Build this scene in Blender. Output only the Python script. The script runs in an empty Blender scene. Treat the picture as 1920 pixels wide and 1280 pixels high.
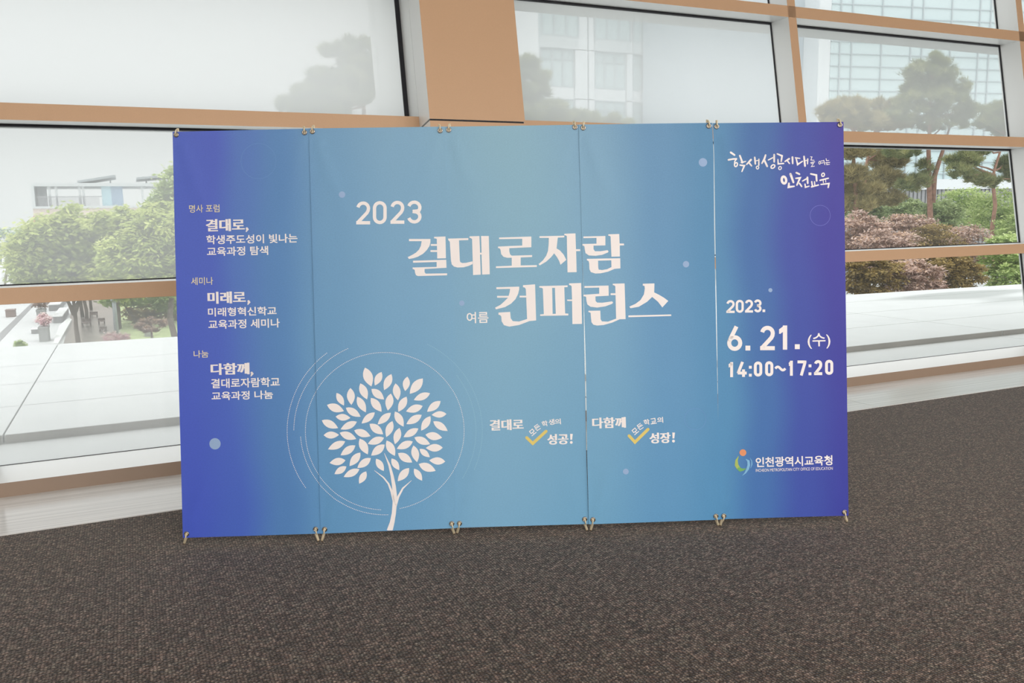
import bpy, bmesh, math, random
import numpy as np
from mathutils import Vector, Matrix
from mathutils.geometry import tessellate_polygon

# ------------------------------------------------------------------ camera, sky, lamps, exposure
SC = bpy.context.scene
COL = SC.collection
random.seed(4); RNG = np.random.default_rng(7)
F = 1577.0
def _n(v):
    v = np.array(v, float); return v / np.linalg.norm(v)
AX = _n([3540, -295, F]); AY = _n([-720, -212, F]); AY = _n(AY - AX * (AX @ AY)); AZ = -np.cross(AX, AY)
if AZ[1] > 0: AZ = -AZ
RM = np.array([AX, AY, AZ])            # camera axes -> world axes (X along the glazing, Y outwards, Z up)
CAM = np.array([0.0, 0.0, 1.42])
cd = bpy.data.cameras.new('camera'); cam = bpy.data.objects.new('camera', cd); COL.objects.link(cam)
cd.sensor_width = 36.0; cd.lens = 36.0 * F / 1920; cd.clip_start = 0.05; cd.clip_end = 2000
r, u, b = RM[:, 0], -RM[:, 1], -RM[:, 2]
cam.matrix_world = Matrix(((r[0], u[0], b[0], CAM[0]), (r[1], u[1], b[1], CAM[1]), (r[2], u[2], b[2], CAM[2]), (0, 0, 0, 1)))
SC.camera = cam

SC.view_settings.view_transform = 'Standard'; SC.view_settings.look = 'None'
SC.view_settings.exposure = 0.0; SC.view_settings.gamma = 1.0; SC.view_settings.use_curve_mapping = False
try:
    SC.cycles.use_denoising = True; SC.cycles.max_bounces = 8; SC.cycles.diffuse_bounces = 4
    SC.cycles.transparent_max_bounces = 12; SC.cycles.sample_clamp_indirect = 2.0
    SC.cycles.caustics_reflective = False; SC.cycles.caustics_refractive = False
except Exception: pass

w = bpy.data.worlds.new('overcast_sky'); SC.world = w; w.use_nodes = True
nt = w.node_tree; nt.nodes.clear()
wo = nt.nodes.new('ShaderNodeOutputWorld'); bg = nt.nodes.new('ShaderNodeBackground')
tc = nt.nodes.new('ShaderNodeTexCoord'); sx = nt.nodes.new('ShaderNodeSeparateXYZ'); cr = nt.nodes.new('ShaderNodeValToRGB')
nt.links.new(tc.outputs['Generated'], sx.inputs[0]); nt.links.new(sx.outputs['Z'], cr.inputs[0])
cr.color_ramp.elements[0].position = 0.0; cr.color_ramp.elements[0].color = (.845, .865, .86, 1)
cr.color_ramp.elements[1].position = 1.0; cr.color_ramp.elements[1].color = (2.6, 2.62, 2.66, 1)
e = cr.color_ramp.elements.new(.18); e.color = (.88, .885, .885, 1)
nt.links.new(cr.outputs[0], bg.inputs['Color']); bg.inputs['Strength'].default_value = 1.05
nt.links.new(bg.outputs[0], wo.inputs[0])

LAMP_POWER = 80.0
CEIL = 4.5
LAMPS = [(-3.6, -2.2), (0.4, -2.2), (4.4, -2.2), (8.4, -2.2), (-3.6, -5.0), (0.4, -5.0), (4.4, -5.0), (8.4, -5.0)]
for (lx, ly) in LAMPS:
    ld = bpy.data.lights.new('ceiling_panel_light', 'AREA'); ld.shape = 'RECTANGLE'; ld.size = 3.4; ld.size_y = 2.2
    ld.energy = LAMP_POWER; ld.color = (1.0, .965, .93)
    lo = bpy.data.objects.new('ceiling_panel_light', ld); COL.objects.link(lo); lo.location = (lx, ly, CEIL - .05)

FILL_PANELS = [-3.4, 0.2, 3.8, 7.4, 11.0]  # fill lights added out of view to brighten the banner fronts
for wx in FILL_PANELS:
    ld = bpy.data.lights.new('back_fill_light', 'AREA'); ld.shape = 'RECTANGLE'; ld.size = 2.6; ld.size_y = 2.2
    ld.energy = 124.0; ld.color = (1.0, .965, .93)
    lo = bpy.data.objects.new('back_fill_light', ld); COL.objects.link(lo); lo.location = (wx, -6.93, 2.9); lo.rotation_euler = (math.pi / 2, 0, 0)

# ------------------------------------------------------------------ helpers
def ray(px, py): return RM @ _n([px - 960, py - 640, F])
def at(px, py, Y):
    d = ray(px, py); return CAM + d * ((Y - CAM[1]) / d[1])
def ground(px, py, z=-4.2):
    d = ray(px, py); return CAM + d * ((z - CAM[2]) / d[2])
def lin(c): return tuple(((v / 255) / 12.92 if v / 255 <= .04045 else ((v / 255 + .055) / 1.055) ** 2.4) for v in c)
def srgb(c, k=1.0): return tuple(min(1, v * k) for v in lin(c)) + (1,)
MATS = {}
def mat(name, col, rough=.6, metal=0.0, noise=0.0, nscale=20.0, bump=0.0, bscale=60.0, spec=.5):
    if name in MATS: return MATS[name]
    m = bpy.data.materials.new(name); m.use_nodes = True; t = m.node_tree; p = t.nodes['Principled BSDF']
    c = srgb(col) if max(col) > 1 else tuple(col) + (1,)
    p.inputs['Base Color'].default_value = c; p.inputs['Roughness'].default_value = rough
    p.inputs['Metallic'].default_value = metal; p.inputs['Specular IOR Level'].default_value = spec
    tcn = t.nodes.new('ShaderNodeTexCoord')
    if noise:
        nz = t.nodes.new('ShaderNodeTexNoise'); nz.inputs['Scale'].default_value = nscale; nz.inputs['Detail'].default_value = 4
        t.links.new(tcn.outputs['Object'], nz.inputs['Vector'])
        rp = t.nodes.new('ShaderNodeValToRGB'); t.links.new(nz.outputs['Fac'], rp.inputs[0])
        rp.color_ramp.elements[0].position = .3; rp.color_ramp.elements[1].position = .7
        rp.color_ramp.elements[0].color = tuple(v * (1 - noise) for v in c[:3]) + (1,)
        rp.color_ramp.elements[1].color = tuple(min(1, v * (1 + noise)) for v in c[:3]) + (1,)
        t.links.new(rp.outputs[0], p.inputs['Base Color'])
    if bump:
        n2 = t.nodes.new('ShaderNodeTexNoise'); n2.inputs['Scale'].default_value = bscale; n2.inputs['Detail'].default_value = 3
        t.links.new(tcn.outputs['Object'], n2.inputs['Vector'])
        bp = t.nodes.new('ShaderNodeBump'); bp.inputs['Strength'].default_value = bump; bp.inputs['Distance'].default_value = .01
        t.links.new(n2.outputs['Fac'], bp.inputs['Height']); t.links.new(bp.outputs[0], p.inputs['Normal'])
    MATS[name] = m; return m

def tag(o, label=None, cat=None, group=None, kind=None):
    if label: o['label'] = label
    if cat: o['category'] = cat
    if group: o['group'] = group
    if kind: o['kind'] = kind
    return o
def empty(name, loc=(0, 0, 0)):
    o = bpy.data.objects.new(name, None); COL.objects.link(o); o.location = loc; o.empty_display_size = .1; return o
def link(name, me, mats, parent=None):
    o = bpy.data.objects.new(name, me); COL.objects.link(o)
    if not isinstance(mats, (list, tuple)): mats = [mats]
    for m in mats:
        if m.name not in [q.name for q in me.materials if q]: me.materials.append(m)
    if parent is not None:
        o.parent = parent; par = parent; off = Vector((0, 0, 0))
        while par is not None: off += par.location; par = par.parent
        o.location = -off                       # meshes are modelled in world metres
    return o
def mesh(name, vs, fs, mats, parent=None, mi=None, smooth=False):
    me = bpy.data.meshes.new(name); me.from_pydata([tuple(v) for v in vs], [], fs)
    o = link(name, me, mats, parent)
    if mi: 
        for p, k in zip(me.polygons, mi): p.material_index = k
    if smooth:
        for p in me.polygons: p.use_smooth = True
    return o
class MB:
    def __init__(s): s.v = []; s.f = []; s.m = []
    def hexa(s, c, m=0):   # 8 corners: bottom 4, top 4 ; m int or 6 ints (bottom, top, 4 sides)
        k = len(s.v); s.v += [tuple(p) for p in c]
        s.f += [(k+3, k+2, k+1, k), (k+4, k+5, k+6, k+7), (k, k+1, k+5, k+4), (k+1, k+2, k+6, k+5), (k+2, k+3, k+7, k+6), (k+3, k, k+4, k+7)]
        s.m += [m] * 6 if isinstance(m, int) else list(m); return s
    def box(s, x0, x1, y0, y1, z0, z1, m=0):
        return s.hexa([(x0, y0, z0), (x1, y0, z0), (x1, y1, z0), (x0, y1, z0), (x0, y0, z1), (x1, y0, z1), (x1, y1, z1), (x0, y1, z1)], m)
    def tube(s, pts, rs, n=8, m=0, cap=True):
        pts = [Vector(p) for p in pts]; rs = rs if isinstance(rs, (list, tuple)) else [rs] * len(pts)
        k = len(s.v); up = None
        for i, p in enumerate(pts):
            d = (pts[min(i+1, len(pts)-1)] - pts[max(i-1, 0)]).normalized()
            a = Vector((0, 0, 1)) if abs(d.z) < .9 else Vector((1, 0, 0))
            if up is not None: a = up
            x = d.cross(a).normalized(); y = x.cross(d).normalized(); up = y
            for j in range(n):
                t = 2 * math.pi * j / n; s.v.append(tuple(p + x * rs[i] * math.cos(t) + y * rs[i] * math.sin(t)))
        for i in range(len(pts) - 1):
            for j in range(n):
                q = (j + 1) % n; s.f.append((k+i*n+j, k+i*n+q, k+(i+1)*n+q, k+(i+1)*n+j)); s.m.append(m)
        if cap:
            s.f.append(tuple(k + j for j in range(n))[::-1]); s.m.append(m)
            s.f.append(tuple(k + (len(pts)-1)*n + j for j in range(n))); s.m.append(m)
        return s
    def build(s, name, mats, parent=None, smooth=False): return mesh(name, s.v, s.f, mats, parent, s.m, smooth)

# ------------------------------------------------------------------ materials
M_SILL = mat('brown_sill_face', (146, 124, 106), rough=.5)  # darker and browner than the tan frame faces
M_FACE = mat('tan_frame_paint', (208, 170, 136), rough=.45, noise=.03, nscale=250, spec=.4)
M_ALU = mat('white_aluminium', (240, 241, 240), rough=.42, spec=.5, metal=.25)
M_EXT = mat('outer_cap_grey', (182, 185, 183), rough=.6)
M_GASK = mat('black_gasket', (22, 22, 30), rough=.6)
M_WHITE = mat('interior_white', (225, 222, 216), rough=.8)
M_CREAM = mat('cream_plastic', (222, 208, 178), rough=.45)
M_STEEL = mat('grommet_steel', (158, 150, 142), rough=.22, metal=1.0)
M_ROD = mat('dark_rod', (40, 40, 42), rough=.35)

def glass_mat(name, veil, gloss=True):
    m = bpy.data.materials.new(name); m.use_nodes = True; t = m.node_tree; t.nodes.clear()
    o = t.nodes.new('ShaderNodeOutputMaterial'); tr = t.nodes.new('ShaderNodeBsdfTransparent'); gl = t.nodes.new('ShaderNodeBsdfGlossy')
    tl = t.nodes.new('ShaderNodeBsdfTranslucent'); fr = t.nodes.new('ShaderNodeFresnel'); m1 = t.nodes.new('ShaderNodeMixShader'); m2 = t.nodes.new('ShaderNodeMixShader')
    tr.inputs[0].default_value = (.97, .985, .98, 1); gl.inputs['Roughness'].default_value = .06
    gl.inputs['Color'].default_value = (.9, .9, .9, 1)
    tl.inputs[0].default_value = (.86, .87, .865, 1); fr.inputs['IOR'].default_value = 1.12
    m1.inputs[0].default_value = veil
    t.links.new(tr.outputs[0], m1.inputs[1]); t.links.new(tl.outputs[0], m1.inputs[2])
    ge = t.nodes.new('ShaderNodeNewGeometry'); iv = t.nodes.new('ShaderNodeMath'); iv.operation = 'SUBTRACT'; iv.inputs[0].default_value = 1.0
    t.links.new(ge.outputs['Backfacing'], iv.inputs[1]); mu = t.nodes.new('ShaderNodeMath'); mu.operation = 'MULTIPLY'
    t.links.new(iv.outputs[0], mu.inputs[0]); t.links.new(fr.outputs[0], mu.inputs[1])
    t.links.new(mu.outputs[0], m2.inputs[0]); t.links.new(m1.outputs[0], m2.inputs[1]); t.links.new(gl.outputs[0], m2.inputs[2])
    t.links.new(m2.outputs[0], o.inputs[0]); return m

def carpet_mat():
    m = bpy.data.materials.new('woven_carpet'); m.use_nodes = True; t = m.node_tree; p = t.nodes['Principled BSDF']; N = t.nodes.new; L = t.links.new
    tcn = N('ShaderNodeTexCoord'); mp = N('ShaderNodeMapping'); L(tcn.outputs['Object'], mp.inputs[0]); mp.inputs['Scale'].default_value = (92, 104, 1)
    vo = N('ShaderNodeTexVoronoi'); vo.inputs['Scale'].default_value = 1.0; vo.inputs['Randomness'].default_value = .5; L(mp.outputs[0], vo.inputs['Vector'])
    rd = N('ShaderNodeValToRGB'); el = rd.color_ramp.elements; L(vo.outputs['Distance'], rd.inputs[0])
    el[0].position = .12; el[0].color = (1.5, 1.5, 1.5, 1); el[1].position = .62; el[1].color = (.30, .28, .27, 1); q = el.new(.36); q.color = (.95, .95, .95, 1)
    sc = N('ShaderNodeSeparateColor'); L(vo.outputs['Color'], sc.inputs[0]); rc = N('ShaderNodeValToRGB'); L(sc.outputs[0], rc.inputs[0]); el = rc.color_ramp.elements
    el[0].color = srgb((76, 65, 57)); el[1].color = srgb((142, 128, 116)); q = el.new(.6); q.color = srgb((104, 91, 81))
    mu = N('ShaderNodeMixRGB'); mu.blend_type = 'MULTIPLY'; mu.inputs[0].default_value = 1; L(rc.outputs[0], mu.inputs[1]); L(rd.outputs[0], mu.inputs[2])
    nz = N('ShaderNodeTexNoise'); nz.inputs['Scale'].default_value = 260; nz.inputs['Detail'].default_value = 2; L(tcn.outputs['Object'], nz.inputs['Vector'])
    r1 = N('ShaderNodeValToRGB'); r1.color_ramp.elements[0].position = .36; r1.color_ramp.elements[1].position = .66
    r1.color_ramp.elements[0].color = (.35, .33, .32, 1); r1.color_ramp.elements[1].color = (1.6, 1.55, 1.5, 1); L(nz.outputs['Fac'], r1.inputs[0])
    m2 = N('ShaderNodeMixRGB'); m2.blend_type = 'MULTIPLY'; m2.inputs[0].default_value = 1; L(mu.outputs[0], m2.inputs[1]); L(r1.outputs[0], m2.inputs[2])
    n3 = N('ShaderNodeTexNoise'); n3.inputs['Scale'].default_value = 26; n3.inputs['Detail'].default_value = 4; L(tcn.outputs['Object'], n3.inputs['Vector'])
    r3 = N('ShaderNodeValToRGB'); r3.color_ramp.elements[0].position = .35; r3.color_ramp.elements[1].position = .65
    r3.color_ramp.elements[0].color = (.86, .94, .90, 1); r3.color_ramp.elements[1].color = (1.14, 1.02, 1.0, 1); L(n3.outputs['Fac'], r3.inputs[0])
    m3 = N('ShaderNodeMixRGB'); m3.blend_type = 'MULTIPLY'; m3.inputs[0].default_value = 1; L(m2.outputs[0], m3.inputs[1]); L(r3.outputs[0], m3.inputs[2])
    L(m3.outputs[0], p.inputs['Base Color']); p.inputs['Roughness'].default_value = .8; p.inputs['Specular IOR Level'].default_value = .25
    p.inputs['Sheen Weight'].default_value = .17; p.inputs['Sheen Tint'].default_value = (.9, .93, .95, 1); p.inputs['Sheen Roughness'].default_value = .35
    bp = N('ShaderNodeBump'); bp.invert = True; bp.inputs['Strength'].default_value = .8; bp.inputs['Distance'].default_value = .006
    L(vo.outputs['Distance'], bp.inputs['Height']); L(bp.outputs[0], p.inputs['Normal']); return m

def stone_mat(name, col, rough, streak=True, amt=.1, sc=(.7, 46, 1)):
    m = bpy.data.materials.new(name); m.use_nodes = True; t = m.node_tree; p = t.nodes['Principled BSDF']; N = t.nodes.new; L = t.links.new
    tcn = N('ShaderNodeTexCoord'); mp = N('ShaderNodeMapping'); L(tcn.outputs['Object'], mp.inputs[0]); mp.inputs['Scale'].default_value = sc
    nz = N('ShaderNodeTexNoise'); nz.inputs['Scale'].default_value = 1.0; nz.inputs['Detail'].default_value = 5; L(mp.outputs[0], nz.inputs['Vector'])
    rp = N('ShaderNodeValToRGB'); rp.color_ramp.elements[0].position = .35; rp.color_ramp.elements[1].position = .6
    c = srgb(col); rp.color_ramp.elements[0].color = tuple(v * (1 - 2*amt) for v in c[:3]) + (1,); rp.color_ramp.elements[1].color = c
    L(nz.outputs['Fac'], rp.inputs[0]); L(rp.outputs[0], p.inputs['Base Color']); p.inputs['Roughness'].default_value = rough
    return m

# ------------------------------------------------------------------ room shell
XL, XR, YB = -6.5, 13.6, -7.0
M_CARPET = carpet_mat()
tag(mesh('floor', [(XL, YB, 0), (XR, YB, 0), (XR, 4.45, 0), (XL, 4.45, 0), (XL, YB, -.12), (XR, YB, -.12), (XR, 4.45, -.12), (XL, 4.45, -.12)],
     [(0, 1, 2, 3), (7, 6, 5, 4), (3, 2, 6, 7), (0, 3, 7, 4), (1, 0, 4, 5), (2, 1, 5, 6)], M_CARPET),
    'dark brown woven loop carpet floor', kind='structure')
tag(MB().box(XL - .2, XR + .2, YB - .2, 6.0, CEIL, CEIL + .15).build('ceiling', M_WHITE), 'white ceiling above the hall', kind='structure')
tag(MB().box(XL, XR, YB - .2, YB, 0, CEIL).build('wall_back', M_WHITE), 'white back wall of the hall', kind='structure')
tag(MB().box(XL - .2, XL, YB - .2, 6.0, 0, CEIL).build('wall_left', M_WHITE), 'white left end wall of the hall', kind='structure')
tag(MB().box(XR, XR + .2, YB - .2, 6.0, 0, CEIL).build('wall_right', M_WHITE), 'white right end wall of the hall', kind='structure')
for li, (lx, ly) in enumerate(LAMPS):
    o = MB().box(lx - 1.73, lx + 1.73, ly - 1.13, ly + 1.13, CEIL - .03, CEIL - .002).build('ceiling_light', M_ALU)
    tag(o, 'wide flat ceiling panel light, %s in the %s row' % (['first', 'second', 'third', 'fourth'][li % 4], ['front', 'rear'][li // 4]), 'ceiling light', 'panel lights in the ceiling')

for i, wx in enumerate(FILL_PANELS):
    o = MB().box(wx - 1.34, wx + 1.34, -6.999, -6.945, 1.76, 4.04).build('fill_panel', M_ALU)  # backing box added for each fill light
    tag(o, 'added unseen fill panel on the back wall, %s from the left' % ['first', 'second', 'third', 'fourth', 'fifth'][i], 'wall light', 'added fill panels on the back wall')

# stone strip between carpet and glazing
M_STONE = stone_mat('veined_marble', (240, 238, 236), .16, amt=.09)
strip = tag(empty('floor_stone_border', (0, 4.45, 0)), 'glossy pale veined marble border between carpet and glazing', kind='structure')
for x0 in (-6.5, -3.62, -.76, 2.1, 4.96, 7.82, 10.68):
    MB().box(x0 + .0025, min(x0 + 2.86, XR) - .0025, 4.452, 5.42, -.06, .004).build('stone_slab', M_STONE, strip)
MB().box(XL, XR, 4.451, 5.42, -.1, -.06).build('joint_bed', mat('joint_dark', (60, 50, 45), rough=.9), strip)

# ------------------------------------------------------------------ slanted glazing
PH = math.radians(10.1); EN = np.array([0, math.cos(PH), -math.sin(PH)]); ET = np.array([0, math.sin(PH), math.cos(PH)]); P0 = np.array([0, 5.10, 0])
def W(s, t, n): return P0 + np.array([s, 0, 0]) + ET * t + EN * n
def wbox(mb, s0, s1, t0, t1, n0, n1, m=0, rise=(0.0, 0.0)):
    a, c = rise    # extra t at the outer side of the bottom, of the top
    return mb.hexa([W(s0, t0, n0), W(s1, t0, n0), W(s1, t0 + a, n1), W(s0, t0 + a, n1), W(s0, t1, n0), W(s1, t1, n0), W(s1, t1 + c, n1), W(s0, t1 + c, n1)], m)
TOP = 4.6; GN = .2
FACE6 = (1, 1, 0, 1, 1, 1)
front = tag(empty('wall_front', (0, 5.1, 0)), 'slanted curtain wall frame of tan faced white aluminium bars', kind='structure')
PIL = (1.815, 2.49)
mull = [(-3.70, -3.615), (-.85, -.765), (5.087, 5.172), (7.95, 8.035), (10.81, 10.895)]
edges = [XL] + [v for ab in (mull[0], mull[1], PIL, mull[2], mull[3], mull[4]) for v in ab] + [XR]
bays = [(edges[i], edges[i+1]) for i in range(0, len(edges), 2)]
rails = [(1.04, 1.13, .40), (2.055, 2.15, .45), (3.085, 3.18, .56), (4.11, 4.20, .56)]
for s0, s1 in mull:
    mb = MB(); wbox(mb, s0, s1, 0, TOP, 0, GN + .03, FACE6); wbox(mb, s0 + .02, s1 - .02, 0, TOP, GN + .03, GN + .045, 1)
    mb.build('mullion', [M_FACE, M_ALU], front)
for s0, s1 in [(XL, PIL[0]), (PIL[1], XR)]:
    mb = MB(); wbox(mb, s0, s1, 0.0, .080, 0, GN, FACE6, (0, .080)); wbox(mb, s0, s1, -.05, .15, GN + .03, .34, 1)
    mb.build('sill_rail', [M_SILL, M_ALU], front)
    for t0, t1, ne in rails:
        k = math.tan(PH)
        mb = MB(); wbox(mb, s0, s1, t0, t1, 0, GN, FACE6, (k * GN, k * GN)); wbox(mb, s0, s1, t0 + k * GN, t1 + k * GN, GN + .025, ne, 2, (k * (ne - GN), 0))
        mb.build('transom_rail', [M_FACE, M_ALU, M_EXT], front)
# pillar
s0, s1 = PIL
for (t0, t1) in ((0, 2.062), (2.074, TOP)):
    mb = MB(); wbox(mb, s0, s1, t0, t1, -.21, -.002, FACE6); mb.build('pillar_cladding', [M_FACE, M_ALU], front)
mb = MB(); wbox(mb, s0 + .006, s1 - .006, 0, TOP, -.202, -.19, 0); mb.build('pillar_core', M_GASK, front)
mb = MB(); wbox(mb, s0, s1, 0, TOP, .002, GN + .01, 0); wbox(mb, s0 - .02, s1 + .02, 0, TOP, GN + .03, .76, 0); wbox(mb, s0 - .02, s1 + .02, 0, TOP, .766, .90, 0)
mb.build('pillar_fin', M_ALU, front)
VE = {}
def veil(v):
    if v not in VE: VE[v] = glass_mat('window_glass_%d' % round(v * 100), v)
    return VE[v]
tl = [.155] + [x for t0, t1, _ in rails for x in (t0 + math.tan(PH) * GN, t1 + math.tan(PH) * GN)] + [TOP]
rows = [(tl[i], tl[i+1]) for i in range(0, len(tl), 2)]
veils = {'left': (.30, .42, .80, .75, .7), 'mid': (.3, .4, .68, .6, .5), 'right': (.05, .07, .46, .35, .3)}  # whitish veil per pane: outdoor haze and glare put into the glass
for bi, (s0, s1) in enumerate(bays):
    wn = tag(empty('window_%d' % (bi + 1), tuple(W((s0 + s1) / 2, 0, GN))), 'slanted glazed bay with tall stacked panes', kind='structure')
    side = 'left' if s1 < 2 else ('mid' if s1 < 5.1 else 'right')
    for ri, (t0, t1) in enumerate(rows):
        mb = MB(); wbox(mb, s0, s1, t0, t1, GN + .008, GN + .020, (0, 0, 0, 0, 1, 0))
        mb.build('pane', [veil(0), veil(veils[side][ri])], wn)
        mb = MB(); g = .013
        wbox(mb, s0, s1, t0, t0 + g * .6, GN, GN + .028); wbox(mb, s0, s1, t1 - g, t1, GN, GN + .028)
        wbox(mb, s0, s0 + g*.7, t0, t1, GN, GN + .012); gg = .03 if side == 'left' and ri >= 2 else g * .55
        wbox(mb, s1 - gg, s1, t0, t1, GN, GN + .012)
        mb.build('gasket', M_GASK, wn)

# ------------------------------------------------------------------ terrace outside
ZT = .06
def terrace_mat():
    m = stone_mat('terrace_granite', (200, 201, 199), .45, amt=.02, sc=(3, 3, 3)); t = m.node_tree; N = t.nodes.new; L = t.links.new; p = t.nodes['Principled BSDF']
    tcn = N('ShaderNodeTexCoord'); nz = N('ShaderNodeTexNoise'); nz.inputs['Scale'].default_value = .35; nz.inputs['Detail'].default_value = 1; L(tcn.outputs['Object'], nz.inputs['Vector'])
    mp = N('ShaderNodeMapping'); L(tcn.outputs['Object'], mp.inputs[0]); mp.inputs['Scale'].default_value = (.5, 1.6, 1); L(mp.outputs[0], nz.inputs['Vector']); 
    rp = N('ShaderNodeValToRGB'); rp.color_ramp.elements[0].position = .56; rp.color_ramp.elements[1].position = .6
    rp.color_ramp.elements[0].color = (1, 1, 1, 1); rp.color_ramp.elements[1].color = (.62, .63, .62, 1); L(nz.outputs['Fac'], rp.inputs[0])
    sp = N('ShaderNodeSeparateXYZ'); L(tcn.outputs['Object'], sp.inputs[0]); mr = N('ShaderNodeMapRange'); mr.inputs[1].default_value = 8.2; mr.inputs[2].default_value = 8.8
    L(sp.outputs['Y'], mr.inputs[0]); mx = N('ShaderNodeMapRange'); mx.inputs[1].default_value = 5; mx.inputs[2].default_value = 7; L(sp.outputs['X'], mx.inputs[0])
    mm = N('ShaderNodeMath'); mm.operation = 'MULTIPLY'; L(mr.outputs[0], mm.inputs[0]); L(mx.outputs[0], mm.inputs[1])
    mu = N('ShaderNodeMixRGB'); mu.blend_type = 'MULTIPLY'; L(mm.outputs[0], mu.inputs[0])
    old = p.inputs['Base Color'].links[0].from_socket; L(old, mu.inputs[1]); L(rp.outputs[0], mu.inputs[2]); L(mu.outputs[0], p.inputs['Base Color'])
    return m
M_TER = terrace_mat(); M_GREY = mat('riser_grey', (150, 146, 142), rough=.5, noise=.08, nscale=1.5)
ter = tag(empty('terrace', (3, 8, 0)), 'pale stone terrace outside the glazing', kind='structure')
xs = [-16.0, -11.0, -5.9, -.87, 4.1, 9.1, 14.1, 19.1, 24.1, 29]
yr = [5.47, 6.44]
def yrow(py): return ground(0, py, ZT)[1]
ys = [6.44, yrow(763.6), yrow(722), yrow(688), 11.45]
def yedge(x, y): return y if y < 11.4 else 11.42 - .058 * (x + 1.5)
for i in range(len(xs) - 1):
    MB().box(xs[i] + .005 - .05, xs[i+1] - .005 - .05, 5.47, 6.50, -.1, 0.0).build('ledge_paver', M_TER, ter)
    MB().box(xs[i] + .012, xs[i+1] - .012, 6.44, 6.475, -.002, ZT - .004).build('riser', M_GREY, ter)
    for j in range(len(ys) - 1):
        a, b_, c, d = xs[i] + .006, xs[i+1] - .006, ys[j] + .006, ys[j+1] - .006
        MB().hexa([(a, yedge(a, c), -.02), (b_, yedge(b_, c), -.02), (b_, yedge(b_, d), -.02), (a, yedge(a, d), -.02),
                   (a, yedge(a, c), ZT), (b_, yedge(b_, c), ZT), (b_, yedge(b_, d), ZT), (a, yedge(a, d), ZT)]).build('paver', M_TER, ter)
MB().box(-16, 29, 5.45, 9.6, -.6, -.1).build('slab', M_GREY, ter)

# ------------------------------------------------------------------ banner wall
BO = np.array([.119, 3.90, .045]); BU = _n([2.809, -1.132, 0]); BV = _n([.062, .155, 1.791]); BN = _n(np.cross(BU, BV))
if BN @ (CAM - BO) < 0: BN = -BN               # towards the viewer
def P(px, py):
    d = ray(px, py); q = CAM + d * (((BO - CAM) @ BN) / (d @ BN)); return ((q - BO) @ BU, (q - BO) @ BV)
# panel outlines from the photograph: left edge and right edge as (x, y) top to bottom
PAN = [
 ([(323.6, 247), (327.3, 427), (339.2, 853), (342.8, 1008)], [(580.0, 241), (585.6, 427), (597.8, 853), (602.3, 999.7)]),
 ([(579.6, 241), (585.2, 427), (597.4, 853), (601.9, 999.7)], [(834.0, 237.5), (839.6, 427), (851.0, 853), (854.6, 989)]),
 ([(833.2, 237.5), (838.8, 427), (850.4, 853), (854.0, 989)], [(1085.3, 233.5), (1090.6, 427), (1094.0, 560), (1096.2, 680), (1099.6, 853), (1104.1, 982)]),
 ([(1085.0, 233.5), (1090.4, 427), (1094.3, 560), (1098.3, 680), (1100.6, 853), (1103.9, 982)], [(1335.0, 230.5), (1337.3, 290), (1338.6, 427), (1343.0, 640), (1345.6, 760), (1346.9, 830), (1349.1, 973)]),
 ([(1336.5, 230.5), (1339.3, 290), (1341.0, 427), (1344.8, 640), (1346.5, 760), (1347.0, 830), (1349.0, 973)], [(1581.8, 228), (1584.2, 427), (1589.4, 853), (1591.0, 966)]),
]
DOFF = [0.0, .0055, 0.0, .0045, 0.0]
PUV = []
for L_, R_ in PAN: PUV.append((np.array([P(*q) for q in L_]), np.array([P(*q) for q in R_])))
def pedge(arr, v): return float(np.interp(v, arr[::-1, 1], arr[::-1, 0]))
def wrinkle(k, uu, vv):
    L_, R_ = PUV[k]; d = 0.0
    ul, ur = pedge(L_, vv), pedge(R_, vv); vt = (L_[0, 1] + R_[0, 1]) / 2; vb = (L_[-1, 1] + R_[-1, 1]) / 2
    for cu, sg in ((ul + .022, 1), (ur - .022, -1)):
        for cv, sv, amp in ((vt - .018, -1, 1.0), (vb + .02, 1, .9)):
            du = (uu - cu) * sg; dv = (vv - cv) * sv; rr = math.hypot(du, dv)
            if dv <= 0 or rr > .9: continue
            th = math.atan2(du, dv)
            a1 = math.exp(-((th - .34) / .11) ** 2); a2 = math.exp(-((th - .03) / .09) ** 2)
            d += amp * min(1, rr / .05) * math.exp(-rr / .22) * (.0075 * a1 * (1.0 if sg > 0 else .35) - .0022 * a2)
    return d + .0015 * math.sin(3.1 * vv + 1.7 * k + 4 * uu)
def B3(k, uu, vv, lift=0.0): return BO + BU * uu + BV * vv + BN * (DOFF[k] + wrinkle(k, uu, vv) + lift)

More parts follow.
